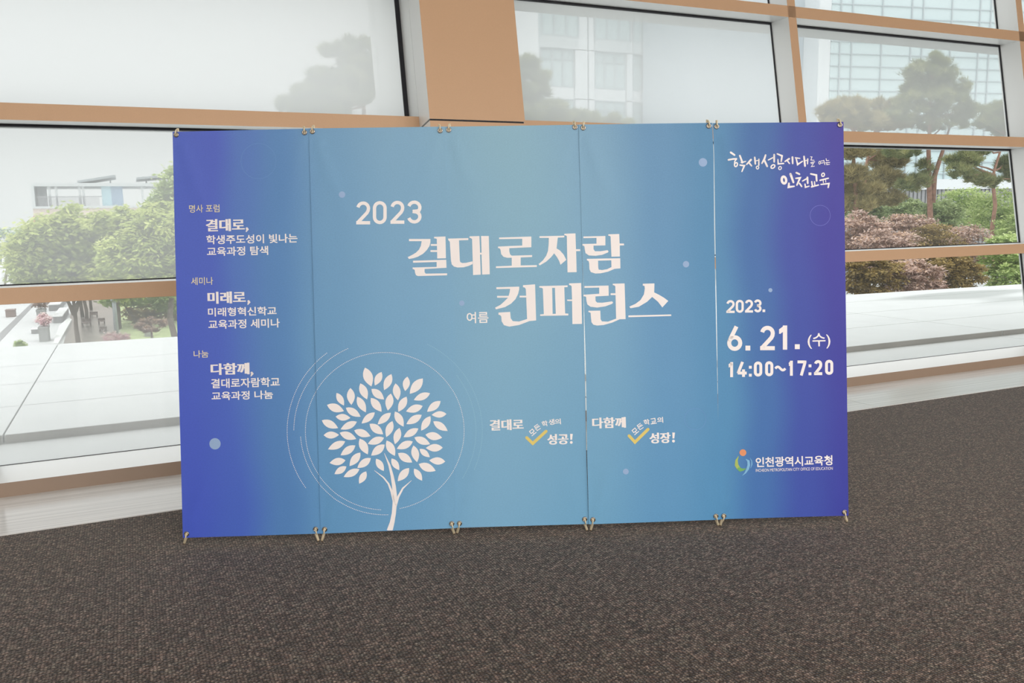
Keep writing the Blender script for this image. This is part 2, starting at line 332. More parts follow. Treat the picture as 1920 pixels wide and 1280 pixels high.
def banner_mat():
    m = bpy.data.materials.new('banner_print'); m.use_nodes = True; t = m.node_tree; p = t.nodes['Principled BSDF']; N = t.nodes.new; L = t.links.new
    uv = N('ShaderNodeUVMap'); uv.uv_map = 'print'; sp = N('ShaderNodeSeparateXYZ'); L(uv.outputs[0], sp.inputs[0])
    nz = N('ShaderNodeTexNoise'); nz.inputs['Scale'].default_value = 2.2; nz.inputs['Detail'].default_value = 1; L(uv.outputs[0], nz.inputs['Vector'])
    ma = N('ShaderNodeMath'); ma.operation = 'MULTIPLY_ADD'; L(nz.outputs['Fac'], ma.inputs[0]); ma.inputs[1].default_value = .07; L(sp.outputs['X'], ma.inputs[2])
    mb_ = N('ShaderNodeMath'); mb_.operation = 'SUBTRACT'; L(ma.outputs[0], mb_.inputs[0]); mb_.inputs[1].default_value = .035
    def ramp(st):
        rp = N('ShaderNodeValToRGB'); rp.color_ramp.interpolation = 'EASE'; el = rp.color_ramp.elements
        el[0].position = st[0][0]; el[0].color = srgb(st[0][1], BK); el[1].position = st[-1][0]; el[1].color = srgb(st[-1][1], BK)
        for pos, c in st[1:-1]: q = el.new(pos); q.color = srgb(c, BK)
        L(mb_.outputs[0], rp.inputs[0]); return rp
    X = lambda px: (px - 335) / 1250
    top = ramp([(X(335), (90, 110, 202)), (X(400), (90, 108, 200)), (X(455), (96, 130, 198)), (X(520), (98, 142, 194)), (X(610), (120, 164, 200)), (X(740), (132, 174, 204)), (X(960), (142, 182, 202)),
                (X(1110), (132, 172, 200)), (X(1230), (108, 152, 190)), (X(1340), (92, 142, 182)), (X(1420), (74, 112, 170)), (X(1500), (70, 82, 164)), (X(1580), (72, 66, 156))])
    bot = ramp([(X(335), (70, 92, 198)), (X(420), (72, 102, 196)), (X(500), (82, 130, 190)), (X(590), (98, 152, 198)), (X(720), (108, 162, 204)), (X(900), (122, 172, 206)),
                (X(1100), (112, 166, 202)), (X(1250), (96, 152, 196)), (X(1350), (84, 144, 190)), (X(1420), (68, 114, 178)), (X(1500), (62, 82, 170)), (X(1580), (58, 64, 160))])
    mx = N('ShaderNodeMixRGB'); L(sp.outputs['Y'], mx.inputs[0]); L(bot.outputs[0], mx.inputs[1]); L(top.outputs[0], mx.inputs[2])
    gr = N('ShaderNodeTexNoise'); gr.inputs['Scale'].default_value = 420; gr.inputs['Detail'].default_value = 1; L(uv.outputs[0], gr.inputs['Vector'])
    r2 = N('ShaderNodeValToRGB'); r2.color_ramp.elements[0].color = (.9, .9, .9, 1); r2.color_ramp.elements[1].color = (1.1, 1.1, 1.1, 1); L(gr.outputs['Fac'], r2.inputs[0])
    m2 = N('ShaderNodeMixRGB'); m2.blend_type = 'MULTIPLY'; m2.inputs[0].default_value = .8; L(mx.outputs[0], m2.inputs[1]); L(r2.outputs[0], m2.inputs[2])
    L(m2.outputs[0], p.inputs['Base Color']); p.inputs['Roughness'].default_value = .55; p.inputs['Specular IOR Level'].default_value = .3
    return m
BK = 1.0
M_BAN = banner_mat(); M_BACK = mat('banner_back', (225, 225, 228), rough=.6)
M_INK = mat('ink_white', (246, 239, 237), rough=.55, spec=.3); M_INK_Y = mat('ink_pale_yellow', (238, 226, 178), rough=.55, spec=.3)
M_INK_C = mat('ink_check_yellow', (226, 204, 116), rough=.55, spec=.3); M_INK_D = mat('ink_dot_lilac', (152, 178, 214), rough=.55, spec=.3)
M_INK_F = mat('ink_faint_ring', (150, 196, 216), rough=.55, spec=.3); M_INK_O = mat('ink_orange', (226, 146, 100), rough=.55)
M_INK_G = mat('ink_green', (112, 172, 96), rough=.55); M_INK_B = mat('ink_light_blue', (128, 184, 220), rough=.55); M_INK_P = mat('ink_purple_ring', (104, 108, 196), rough=.55)
M_INK_L = mat('ink_lime', (170, 190, 96), rough=.55)

# --- drawing in photograph pixels on the sheet
INK = {}                                # key -> (verts, faces)
def ink(key):
    return INK.setdefault(key, ([], []))
def poly(key, loops, ox=0, oy=0, k=1.0):
    if not isinstance(loops[0][0], (list, tuple)): loops = [loops]
    V, Fc = ink(key); b0 = len(V); L3 = [[Vector((x, y, 0)) for x, y in lp] for lp in loops]
    for lp in loops: V += [(ox + x / k, oy + y / k) for x, y in lp]
    for tri in tessellate_polygon(L3): Fc.append(tuple(b0 + i for i in tri))
def stroke(key, pts, ox=0, oy=0, k=1.0, wd=None, cap=True, closed=False):
    V, Fc = ink(key); b0 = len(V)
    p = [np.array([ox + q[0] / k, oy + q[1] / k]) for q in pts]; ws = [(q[2] if len(q) > 2 else wd) / k / 2 for q in pts]; n = len(p)
    for i in range(n):
        a = p[(i-1) % n] if (closed or i > 0) else p[i]; c = p[(i+1) % n] if (closed or i < n-1) else p[i]
        d1 = p[i] - a; d2 = c - p[i]; l1 = np.linalg.norm(d1); l2 = np.linalg.norm(d2)
        d1 = d1 / l1 if l1 > 1e-9 else d2 / max(l2, 1e-9); d2 = d2 / l2 if l2 > 1e-9 else d1
        t_ = d1 + d2; t_ = t_ / max(np.linalg.norm(t_), 1e-6); nn = np.array([-t_[1], t_[0]]); co = max(.5, abs(nn @ np.array([-d1[1], d1[0]])))
        V.append(tuple(p[i] + nn * ws[i] / co)); V.append(tuple(p[i] - nn * ws[i] / co))
    for i in range(n if closed else n - 1):
        j = (i + 1) % n; Fc.append((b0+2*i, b0+2*i+1, b0+2*j+1, b0+2*j))
    if cap and not closed:
        for i in (0, n - 1):
            if ws[i] < .25: continue
            disc(key, p[i][0], p[i][1], ws[i], 8)
def disc(key, x, y, rad, n=16):
    V, Fc = ink(key); b0 = len(V); V += [(x + rad * math.cos(2*math.pi*j/n), y + rad * math.sin(2*math.pi*j/n)) for j in range(n)]; Fc.append(tuple(range(b0, b0+n)))
def ring(key, x, y, rx, ry, wd, ox=0, oy=0, k=1.0, n=20, a0=0, a1=360, tilt=0):
    c, s_ = math.cos(tilt), math.sin(tilt); full = abs(a1 - a0) >= 360
    pts = []
    for j in range(n if full else n + 1):
        a = math.radians(a0 + (a1 - a0) * j / n); ex, ey = rx * math.cos(a), ry * math.sin(a); pts.append((x + ex*c - ey*s_, y + ex*s_ + ey*c))
    stroke(key, pts, ox, oy, k, wd, cap=False, closed=full)
def slope(y): return -(.0151 + .0177 * (y - 247) / 760)

_tx = {}
def text_mesh(s, off):
    if (s, off) in _tx: return _tx[(s, off)]
    cu = bpy.data.curves.new('txt', 'FONT'); cu.body = s; cu.size = 1; cu.offset = off; cu.resolution_u = 3; cu.fill_mode = 'FRONT'
    ob = bpy.data.objects.new('txt', cu); COL.objects.link(ob); dg = bpy.context.evaluated_depsgraph_get(); me = ob.evaluated_get(dg).to_mesh()
    V = [(v.co.x, v.co.y) for v in me.vertices]; Fc = [tuple(p.vertices) for p in me.polygons]
    ob.evaluated_get(dg).to_mesh_clear(); bpy.data.objects.remove(ob); bpy.data.curves.remove(cu); _tx[(s, off)] = (V, Fc); return V, Fc
def text(key, s, x0, x1, y0, y1, off=.0, rot=None):
    """fit the string into the pixel box; y0..y1 is the whole extent of the line including its slope"""
    V, Fc = text_mesh(s, off)
    if not V: return
    ax = min(v[0] for v in V); bx = max(v[0] for v in V); ay = min(v[1] for v in V); by = max(v[1] for v in V)
    OV, OF = ink(key); b0 = len(OV); sl = slope((y0 + y1) / 2); cxm, cym = (x0 + x1) / 2, (y0 + y1) / 2
    h = (y1 - y0) if rot is not None else (y1 - y0) - abs(sl) * (x1 - x0)
    for x, y in V:
        fx = (x - ax) / (bx - ax) - .5; fy = .5 - (y - ay) / (by - ay); X = fx * (x1 - x0); Y = fy * h
        if rot is not None:
            c, s_ = math.cos(math.radians(rot)), math.sin(math.radians(rot)); X, Y = X*c - Y*s_, X*s_ + Y*c
        else: Y += sl * X; X += .025 * Y * -1 * -1
        OV.append((cxm + X, cym + Y))
    for f in Fc: OF.append(tuple(b0 + i for i in f))

def heavy(key, s, x0, x1, y0, y1, off=.012, d=.85):
    for kk, dx in (('bold_1', -d), ('bold_2', 0), ('bold_3', d)): text(kk, s, x0 + d + dx, x1 - d + dx, y0, y1, off)

# ---- large title, traced letter by letter
A = dict(ox=750, oy=420, k=7.111); Bq = dict(ox=1010, oy=420, k=6.4); C5 = dict(ox=640, oy=427, k=3.0)
T = 'title_0'
def NEXT():
    global T
    T = 'title_%d' % (int(T.split('_')[1]) + 1)
poly(T, [(122,198),(408,198),(408,240),(396,290),(360,345),(310,395),(240,435),(180,455),(120,465),(105,440),(165,410),(215,380),(255,340),(280,290),(290,228),(122,228)], **A)
poly(T, [(456,170),(608,165),(614,455),(498,458),(492,200),(480,192),(456,190)], **A)
poly(T, [(412,266),(494,266),(494,290),(412,290)], **A); poly(T, [(408,347),(498,347),(498,371),(408,371)], **A)
poly(T, [(176,488),(618,475),(622,582),(330,598),(330,640),(345,660),(630,655),(630,682),(240,692),(215,680),(203,650),(198,612),(185,602),(170,598),(170,578),(490,570),(490,505),(176,515)], **A)
NEXT(); poly(T, [(640,192),(912,186),(912,212),(788,216),(798,480),(805,505),(830,518),(880,515),(968,495),(968,532),(920,555),(850,575),(770,578),(720,565),(690,535),(680,480),(665,235),(645,212)], **A)
poly(T, [(928,162),(1060,158),(1068,380),(1088,380),(1082,158),(1185,158),(1198,668),(1096,672),(1088,405),(1068,405),(1078,672),(975,678),(962,200),(945,185),(928,183)], **A)
NEXT(); poly(T, [(1322,178),(1752,165),(1752,308),(1458,320),(1458,360),(1468,400),(1490,420),(1762,412),(1762,438),(1610,444),(1610,550),(1825,546),(1825,570),(1280,585),(1280,562),(1490,553),(1490,448),(1430,448),(1380,435),(1350,400),(1340,340),(1325,320),(1308,320),(1308,298),(1630,285),(1630,195),(1322,200)], **A)
NEXT(); poly(T, [(10,145),(308,138),(308,158),(230,162),(222,230),(215,290),(255,315),(300,365),(332,428),(262,487),(245,440),(220,395),(185,350),(150,395),(90,450),(12,495),(0,478),(50,435),(90,380),(112,320),(120,240),(122,165),(10,165)], **Bq)
poly(T, [(308,115),(442,110),(448,300),(498,300),(500,322),(450,324),(456,575),(346,578),(338,145),(325,135),(308,133)], **Bq)
NEXT(); poly(T, [(536,148),(800,142),(800,255),(658,258),(658,300),(675,325),(740,325),(825,312),(838,325),(830,340),(760,368),(680,380),(600,375),(562,348),(552,300),(548,268),(538,258),(525,258),(525,238),(693,234),(693,165),(536,168)], **Bq)
poly(T, [(835,122),(966,118),(970,232),(1022,232),(1024,254),(972,256),(974,388),(872,390),(862,150),(850,140),(835,140)], **Bq)
poly(T, [[(578,416),(978,408),(980,530),(910,536),(830,570),(740,590),(680,592),(625,575),(608,540),(605,470),(598,442),(578,434)], [(712,438),(714,520),(720,545),(760,550),(820,540),(872,515),(870,434)]], **Bq)
NEXT(); poly(T, [(1285,840),(1590,832),(1590,870),(1575,930),(1540,1000),(1480,1060),(1400,1105),(1280,1135),(1268,1112),(1340,1075),(1390,1030),(1440,980),(1295,980),(1295,955),(1448,955),(1462,910),(1468,862),(1285,866)], **A)
poly(T, [(1022,322),(1090,317),(1096,520),(1058,524),(1000,546),(945,555),(915,547),(902,525),(900,498),(893,490),(884,488),(884,476),(950,472),(953,508),(965,524),(1000,526),(1045,512),(1038,345),(1032,335),(1022,333)], **C5)
poly(T, [(1003,381),(1042,381),(1042,391),(1003,391)], **C5)
NEXT(); poly(T, [[(8,742),(348,734),(348,754),(308,756),(318,1070),(356,1072),(356,1094),(18,1100),(18,1082),(62,1078),(50,772),(35,764),(8,760)], [(162,764),(168,1076),(205,1074),(195,764)]], **Bq)
poly(T, [(365,710),(510,705),(520,1195),(405,1198),(400,922),(342,920),(342,904),(400,904),(395,745),(382,732),(365,730)], **Bq)
NEXT(); poly(T, [(548,742),(838,736),(840,858),(680,866),(682,920),(700,940),(760,942),(880,925),(892,940),(880,955),(800,985),(700,1000),(620,990),(582,962),(572,920),(568,875),(555,866),(538,864),(538,846),(725,834),(725,760),(548,764)], **Bq)
poly(T, [(888,714),(1030,710),(1042,1138),(970,1140),(880,1180),(780,1208),(700,1215),(655,1205),(632,1175),(626,1120),(622,1065),(610,1056),(596,1054),(596,1038),(738,1036),(742,1140),(758,1165),(830,1168),(928,1132),(918,745),(905,733),(888,731)], **Bq)
poly(T, [(862,828),(924,828),(924,850),(862,850)], **Bq)
NEXT(); poly(T, [(1248,714),(1388,710),(1385,818),(1440,845),(1500,880),(1554,920),(1482,998),(1430,930),(1360,872),(1300,930),(1200,990),(1100,1008),(1086,988),(1160,955),(1220,910),(1262,840),(1272,770),(1268,740),(1248,736)], **Bq)
poly(T, [(1075,1094),(1588,1082),(1590,1100),(1075,1116)], **Bq)

# ---- numerals
def numeral(ch, x0, x1, y0, y1, t):
    w_, h_ = x1 - x0 - t, y1 - y0 - t; cx0, cy0 = x0 + t/2, y0 + t/2; sl = slope(y0); lean = .02
    def q(a, b_): X = cx0 + a * w_; Y = cy0 + (1 - b_) * h_; return (X - lean * b_ * h_ * 0, Y)
    def S(pts, **kw): stroke('lettering', [q(*p_) for p_ in pts], wd=t, cap=False, **kw)
    def arc(cx_, cy_, rx, ry, a0, a1, n=10): return [(cx_ + rx * math.cos(math.radians(a0 + (a1-a0)*i/n)), cy_ + ry * math.sin(math.radians(a0 + (a1-a0)*i/n))) for i in range(n+1)]
    asp = w_ / h_; ry = .5 * asp
    if ch == '0': S(arc(.5, 1-ry, .5, ry, 0, 180) + arc(.5, ry, .5, ry, 180, 360), closed=True)
    elif ch == '1': S([(-.1, .80), (.0, .80), (.85, 1.0)]); S([(.85, 1 + t/2/h_), (.85, -t/2/h_)])
    elif ch == '2': S(arc(.5, 1-ry, .5, ry, 170, 0) + [(.97, .62), (.85, .50), (0.0, 0.02)]); S([(-t/2/w_, 0), (1 + t/2/w_, 0)])
    elif ch == '3': S(arc(.5, 1-ry*.95, .5, ry*.95, 165, -35) + [(.72, .55), (.35, .53)]); S([(.35, .53), (.72, .50)] + arc(.5, ry*.95, .5, ry*.95, 35, -165))
    elif ch == '4': S([(.62, 1 + t/2/h_), (.03, .22), (.03, .20)]); S([(-.05, .2), (1 + t/2/w_, .2)]); S([(.76, .5), (.76, -t/2/h_)])
    elif ch == '6': ring('lettering', cx0 + .5*w_, cy0 + (1-ry*1.05)*h_, .5*w_, ry*1.05*h_, t); S([(.02, ry*1.35), (.15, ry*1.35+.17), (.66, 1 + t/2/h_)])
    elif ch == '7': S([(-t/2/w_, 1), (1.0, 1)]); S([(1.0, 1 + t/2/h_*.9), (1.0, .93), (.38, -t/2/h_)])
    elif ch == '.': poly('lettering', [(x0, y1-t), (x0+t, y1-t), (x0+t, y1), (x0, y1)])
    elif ch == ':':
        for yy in (y1 - t, y0 + (y1-y0)*.28): poly('lettering', [(x0, yy), (x0+t, yy), (x0+t, yy+t), (x0, yy+t)])
    elif ch == '~': stroke('lettering', [(x0 + (x1-x0)*i/12, (y0+y1)/2 - math.sin(i/12*2*math.pi)*3.2) for i in range(13)], wd=t*.85, cap=False)
for ch, a, b_, y0 in (('2', 668.5, 694.5, 377.6), ('0', 699.5, 725.5, 377.0), ('2', 732.5, 758.5, 376.4), ('3', 763.5, 790.7, 375.9)): numeral(ch, a, b_, y0, y0 + 43.2, 6.3)
for ch, a, b_ in (('2', 245, 292), ('0', 298, 343), ('2', 350, 395), ('3', 400, 443)): numeral(ch, 1280 + a/3, 1280 + b_/3, 562 - (a-245)/3*.022, 586.3 - (a-245)/3*.022, 4.3)
numeral('.', 1429.5, 1435, 570, 584.6, 5)
numeral('6', 1363.3, 1391.6, 611.5, 657.3, 7.6); numeral('.', 1397.5, 1406, 640, 656.6, 9.2)
numeral('2', 1425, 1452.5, 610.3, 656, 7.6); numeral('1', 1457.5, 1477.5, 609.6, 655, 8.2); numeral('.', 1490, 1499, 640, 654, 9.2)
for ch, a, b_ in (('1', 252, 286), ('4', 303, 360), (':', 372, 388), ('0', 400, 447), ('0', 463, 509), ('~', 520, 577), ('1', 590, 621), ('7', 645, 695), (':', 707, 722), ('2', 738, 784), ('0', 800, 846)):
    y0 = 678.3 - (a - 252) / 3 * .024; numeral(ch, 1280 + a/3, 1280 + b_/3, y0, y0 + 28.2, 5.4)
# ---- lines of lettering
LT = 'lettering'
text('caption', '명사 포럼', 354.8, 411.5, 383.0, 398.6, .004); text('caption', '세미나', 358.5, 399.5, 519, 534.4, .004); text('caption', '나눔', 363.4, 391, 656.2, 670.6, .004)
for s_, a, b_, c, d in (('결대로', 386, 459, 409.6, 434), ('미래로', 389, 461, 545.6, 569.6), ('다함께', 395, 468, 679.5, 703)): heavy(LT, s_, a, b_, c, d, .012, .95)
for x_, y_ in ((463, 430), (466, 566.5), (472, 700.5)): stroke(LT, [(x_, y_ - 2, 4.4), (x_ + 1.2, y_, 4.4), (x_ - 1.2, y_ + 4, 2)])
for s_, a, b_, c, d in (('학생주도성이 빛나는', 386.9, 558, 437.6, 458), ('교육과정 탐색', 388, 503, 460.8, 480), ('미래형혁신학교', 390, 518.7, 574, 593.4), ('교육과정 세미나', 390.8, 524.6, 596.6, 616.8),
                       ('결대로자람학교', 396, 524.6, 706.6, 727.8), ('교육과정 나눔', 397, 512, 731.2, 750.4)): text(LT, s_, a, b_, c, d, .019)
text(LT, '여름', 875, 916, 584, 606, .012); text(LT, '(수)', 1514, 1556.7, 623.5, 653.5, .01)
heavy(LT, '결대로', 918, 982, 785, 807, .010, .8); heavy(LT, '성공', 1026, 1066, 812.6, 833.4, .012, .8); heavy(LT, '다함께', 1109.8, 1173, 780.6, 802.6, .010, .8); heavy(LT, '성장', 1216.9, 1257, 809.6, 830.6, .012, .8)
for x_, y_ in ((1071.5, 813), (1262.5, 810)): stroke(LT, [(x_, y_, 5), (x_ - .4, y_ + 11, 3.4)], cap=False); disc(LT, x_ - .3, y_ + 16, 2.7, 12)
for s_, x_, y_, ro in (('모', 998.5, 809.8, -40), ('든', 1007.6, 801, -34), ('학', 1021.5, 793.8, -13), ('생', 1034.2, 790.8, -9), ('의', 1046, 790, -5), ('모', 1190.3, 807.4, -40), ('든', 1199.8, 798.8, -34), ('학', 1212, 790.6, -13), ('교', 1224.6, 788.6, -9), ('의', 1237.2, 786.6, -5)):
    text(LT, s_, x_ - 5.6, x_ + 5.6, y_ - 5.4, y_ + 5.4, .02, rot=ro)
stroke('check', [(987.6, 820), (999, 831), (1024, 808)], wd=5.6); stroke('check', [(1179, 816), (1190, 828), (1214.6, 804)], wd=5.6)
text(LT, '인천광역시교육청', 1416.9, 1560.6, 852.6, 875.6, .02)
text(LT, 'INCHEON METROPOLITAN CITY OFFICE OF EDUCATION', 1417, 1561, 874.4, 884.2, .0)
# ---- brush lettering, top right
Q = dict(ox=1360, oy=270, k=8.727)
for pts in ([(88,138,36),(150,178,30)], [(50,258,30),(120,245,26),(180,240,28)], [(182,240,28),(150,285,18),(145,330,18)], [(238,188,30),(262,250,30),(278,300,34)], [(262,300,24),(335,282,18)],
            [(240,342,24),(312,352,28),(270,448,20)], [(420,255,34),(350,330,22)], [(385,300,28),(430,355,24)], [(482,215,26),(492,322,28)], [(492,275,14),(548,262,14)], [(550,245,22),(548,345,22)],
            [(660,178,28),(640,240,32),(600,312,24)], [(640,262,30),(685,360,32)], [(705,258,20),(790,215,20)], [(800,172,30),(800,288,28)], [(852,158,24),(930,190,30),(916,282,24)], [(862,250,20),(866,322,24),(955,314,24)],
            [(1045,238,32),(978,282,22)], [(1018,270,24),(1050,314,22)], [(1100,212,32),(1104,316,24)], [(1150,222,24),(1222,232,18)], [(1160,232,22),(1185,332,28),(1265,278,18)], [(1290,200,28),(1306,355,32)], [(1300,272,14),(1350,258,16)], [(1350,242,26),(1346,322,18)],
            [(1395,205,12),(1420,206,12),(1402,258,12),(1455,262,12)], [(1398,300,12),(1465,288,13)], [(1405,316,12),(1446,310,12),(1408,366,12),(1460,358,12)], [(1565,275,11),(1602,270,11)], [(1568,308,11),(1605,303,11)], [(1612,262,12),(1630,335,13)],
            [(1650,235,11),(1655,270,12),(1695,265,11)], [(1642,302,12),(1710,298,12)], [(1660,310,11),(1660,335,12),(1705,328,11)],
            [(1068,488,38),(1115,622,34)], [(1042,640,30),(1036,702,36),(1128,688,24)], [(1165,466,32),(1215,490,28)], [(1155,558,24),(1225,550,30),(1172,668,26)], [(1215,640,26),(1250,690,26)], [(1265,602,20),(1335,562,24)], [(1345,542,30),(1350,638,28)], [(1305,652,22),(1312,704,24),(1372,686,20)],
            [(1400,485,26),(1490,505,32),(1496,600,28)], [(1415,612,24),(1425,680,24)], [(1460,612,20),(1465,675,20)], [(1412,697,26),(1525,667,22)], [(1552,590,26),(1688,556,22)], [(1602,590,14),(1606,632,14)], [(1642,582,12),(1646,622,12)], [(1565,658,20),(1698,642,26),(1685,706,26)]):
    stroke(LT, pts, **Q)
ring(LT, 172, 335, 24, 34, 22, tilt=.4, **Q); ring(LT, 527, 382, 20, 24, 16, **Q); ring(LT, 780, 365, 36, 24, 22, tilt=-.7, **Q); ring(LT, 896, 390, 22, 26, 16, tilt=.4, **Q)
ring(LT, 1545, 302, 14, 24, 11, **Q); ring(LT, 960, 586, 36, 56, 40, tilt=-.15, **Q); ring(LT, 1600, 500, 22, 28, 20, tilt=.3, **Q)
# ---- emblem beside the office name
EM = dict(ox=1360, oy=820, k=8.0)
disc('emblem_orange', 1392.9, 848.0, 6.3, 24)
stroke('emblem_lime', [(200,275,4),(168,340,34),(168,410,52),(195,455,54)], cap=False, **EM); stroke('emblem_green', [(190,450,56),(225,482,52),(265,480,34),(315,462,4)], cap=False, **EM)
stroke('emblem_blue', [(305,318,4),(345,350,34),(352,410,40),(335,470,38),(300,528,22),(255,568,3)], cap=False, **EM); stroke('emblem_blue', [(372,305,3),(396,350,12),(398,400,16),(380,458,3)], cap=False, **EM)
# ---- tree picture
TR = dict(ox=520, oy=640, k=3.46)
LEAF = [(570,168,612,290,62),(678,196,634,284,46),(742,210,694,314,50),(845,226,830,320,46),(945,238,860,338,58),(992,334,886,378,46),(540,270,584,374,52),(612,306,694,374,50),(768,270,784,380,50),(476,300,482,410,52),
 (386,332,434,414,42),(324,410,434,450,54),(520,356,576,458,50),(608,364,678,454,52),(738,336,718,446,52),(840,356,786,454,50),(944,416,836,452,50),(1060,384,972,454,48),(1098,468,1002,474,42),(446,428,542,486,48),
 (380,486,476,494,44),(634,458,548,530,44),(738,460,652,536,46),(764,452,820,550,50),(938,474,838,534,48),(994,482,934,576,48),(1012,516,1106,578,46),(290,510,396,560,50),(518,518,412,568,46),(600,532,688,600,52),
 (748,514,708,618,48),(794,558,764,664,48),(916,562,820,618,46),(302,606,402,604,46),(406,590,514,630,50),(500,574,606,612,50),(694,622,588,662,48),(890,620,992,664,48),(962,602,1070,622,52),(442,646,330,698,48),
 (536,628,588,730,54),(710,640,764,740,52),(880,646,776,694,48),(1074,686,964,688,50),(508,672,412,736,48),(698,666,610,738,52),(884,672,908,780,50),(924,694,990,748,38),(540,718,470,806,50),(784,722,876,782,52),
 (444,768,340,786,48),(608,754,520,818,48),(642,758,692,838,44),(742,756,792,832,42),(1090,776,986,768,48),(450,808,372,858,42),(534,826,432,876,46),(918,792,1028,836,54),(578,840,532,920,44),(856,818,782,904,50),(888,822,940,900,42)]
for x0, y0, x1, y1, wl in LEAF:
    dx, dy = x1 - x0, y1 - y0; Ln = math.hypot(dx, dy); nx, ny = -dy/Ln, dx/Ln; pa = []
    for i in range(1, 8):
        f = i / 8; pa.append((f, wl / 2 * (math.sin(math.pi * f ** .92)) ** .9))
    loop = [(x0, y0)] + [(x0 + dx*f + nx*h, y0 + dy*f + ny*h) for f, h in pa] + [(x1, y1)] + [(x0 + dx*f - nx*h, y0 + dy*f - ny*h) for f, h in pa[::-1]]
    poly('tree_picture', loop, **TR)
stroke('tree_picture', [(729,1226,38),(746,1170,30),(757,1110,27),(762,1050,28),(763,1000,28),(758,940,25),(746,870,20),(728,800,14),(695,722,2)], cap=False, **TR)
stroke('tree_picture', [(757,1040,14),(742,970,15),(722,920,11),(690,880,9),(630,834,2)], cap=False, **TR)
stroke('tree_picture', [(766,1070,16),(785,1005,14),(815,950,11),(872,898,2)], cap=False, **TR)
def dashes(key, rad, a0, a1, per=11.5, wd=3.6):
    n = int(abs(math.radians(a1 - a0)) * rad / per)
    for i in range(n):
        b0 = math.radians(a0 + (a1-a0) * i / n); b1 = b0 + math.radians((a1-a0) / n) * .52; bm = (b0 + b1) / 2
        stroke(key, [(697 + rad*math.cos(b_), 580 + rad*math.sin(b_)*.99) for b_ in (b0, bm, b1)], wd=wd, cap=False, **TR)
dashes('dashed_ring', 515, 79, -268); dashes('dashed_ring', 590, 180.5, 247); dashes('dashed_ring', 547, 176, 87); dashes('dashed_ring', 633, 234, 143.5)
dashes('dashed_ring_faint', 633, -64, 24); dashes('dashed_ring_faint', 592, -38, 32)
for x_, y_, r_ in ((642, 365, 6), (1317.5, 304.5, 8), (1286, 495, 6), (866, 568, 5), (403.5, 831.5, 10.6), (1173, 883, 5.4), (1444.3, 543.5, 3.8)): disc('dot_%d' % x_, x_, y_, r_, 24)
ring('ring_purple', 1538, 403.5, 19, 19, .9, n=40); ring('ring_blue', 485, 302, 33, 33, .6, n=48); ring('ring_blue', 1303, 785, 20, 20, .6, n=40)

# ---- build the five banner stands
INKM = {'bold_1': M_INK, 'bold_2': M_INK, 'bold_3': M_INK, 'title': M_INK, 'lettering': M_INK, 'caption': M_INK_Y, 'check': M_INK_C, 'emblem_orange': M_INK_O, 'emblem_lime': M_INK_L, 'emblem_green': M_INK_G, 'emblem_blue': M_INK_B,
        'tree_picture': M_INK, 'dashed_ring': M_INK, 'dashed_ring_faint': M_INK_F, 'dot': M_INK_D, 'ring_purple': M_INK_P, 'ring_blue': mat('ink_blue_ring', (106, 150, 204), rough=.55)}
LIFT = {'bold_1': .0008, 'bold_2': .0010, 'bold_3': .0012, 'title': .0007, 'dashed_ring': .0006, 'dashed_ring_faint': .0006, 'dot': .0005}
INAME = {'bold_1': 'lettering', 'bold_2': 'lettering', 'bold_3': 'lettering', 'title': 'title_letter', 'caption': 'yellow_caption', 'check': 'check_mark', 'emblem_orange': 'emblem_dot', 'emblem_lime': 'emblem_crescent', 'emblem_green': 'emblem_crescent_base', 'emblem_blue': 'emblem_swoosh',
         'dashed_ring_faint': 'dashed_ring', 'dot': 'printed_dot', 'ring_purple': 'printed_ring', 'ring_blue': 'printed_ring'}
PLAB = {'caption': 'pale yellow Korean captions', 'check': 'yellow tick mark', 'title': 'large white Korean title letter', 'tree_picture': 'white leafy tree picture'}
BL = ['leftmost banner, purple fading to blue, with three Korean programme headings',
      'second banner from the left, light blue with 2023 and the white tree picture',
      'middle banner, pale blue, with the title beginning and a yellow tick',
      'fourth banner from the left, mid blue, title ending and a second yellow tick',
      'rightmost banner, blue to purple, with brush lettering, date and office emblem']
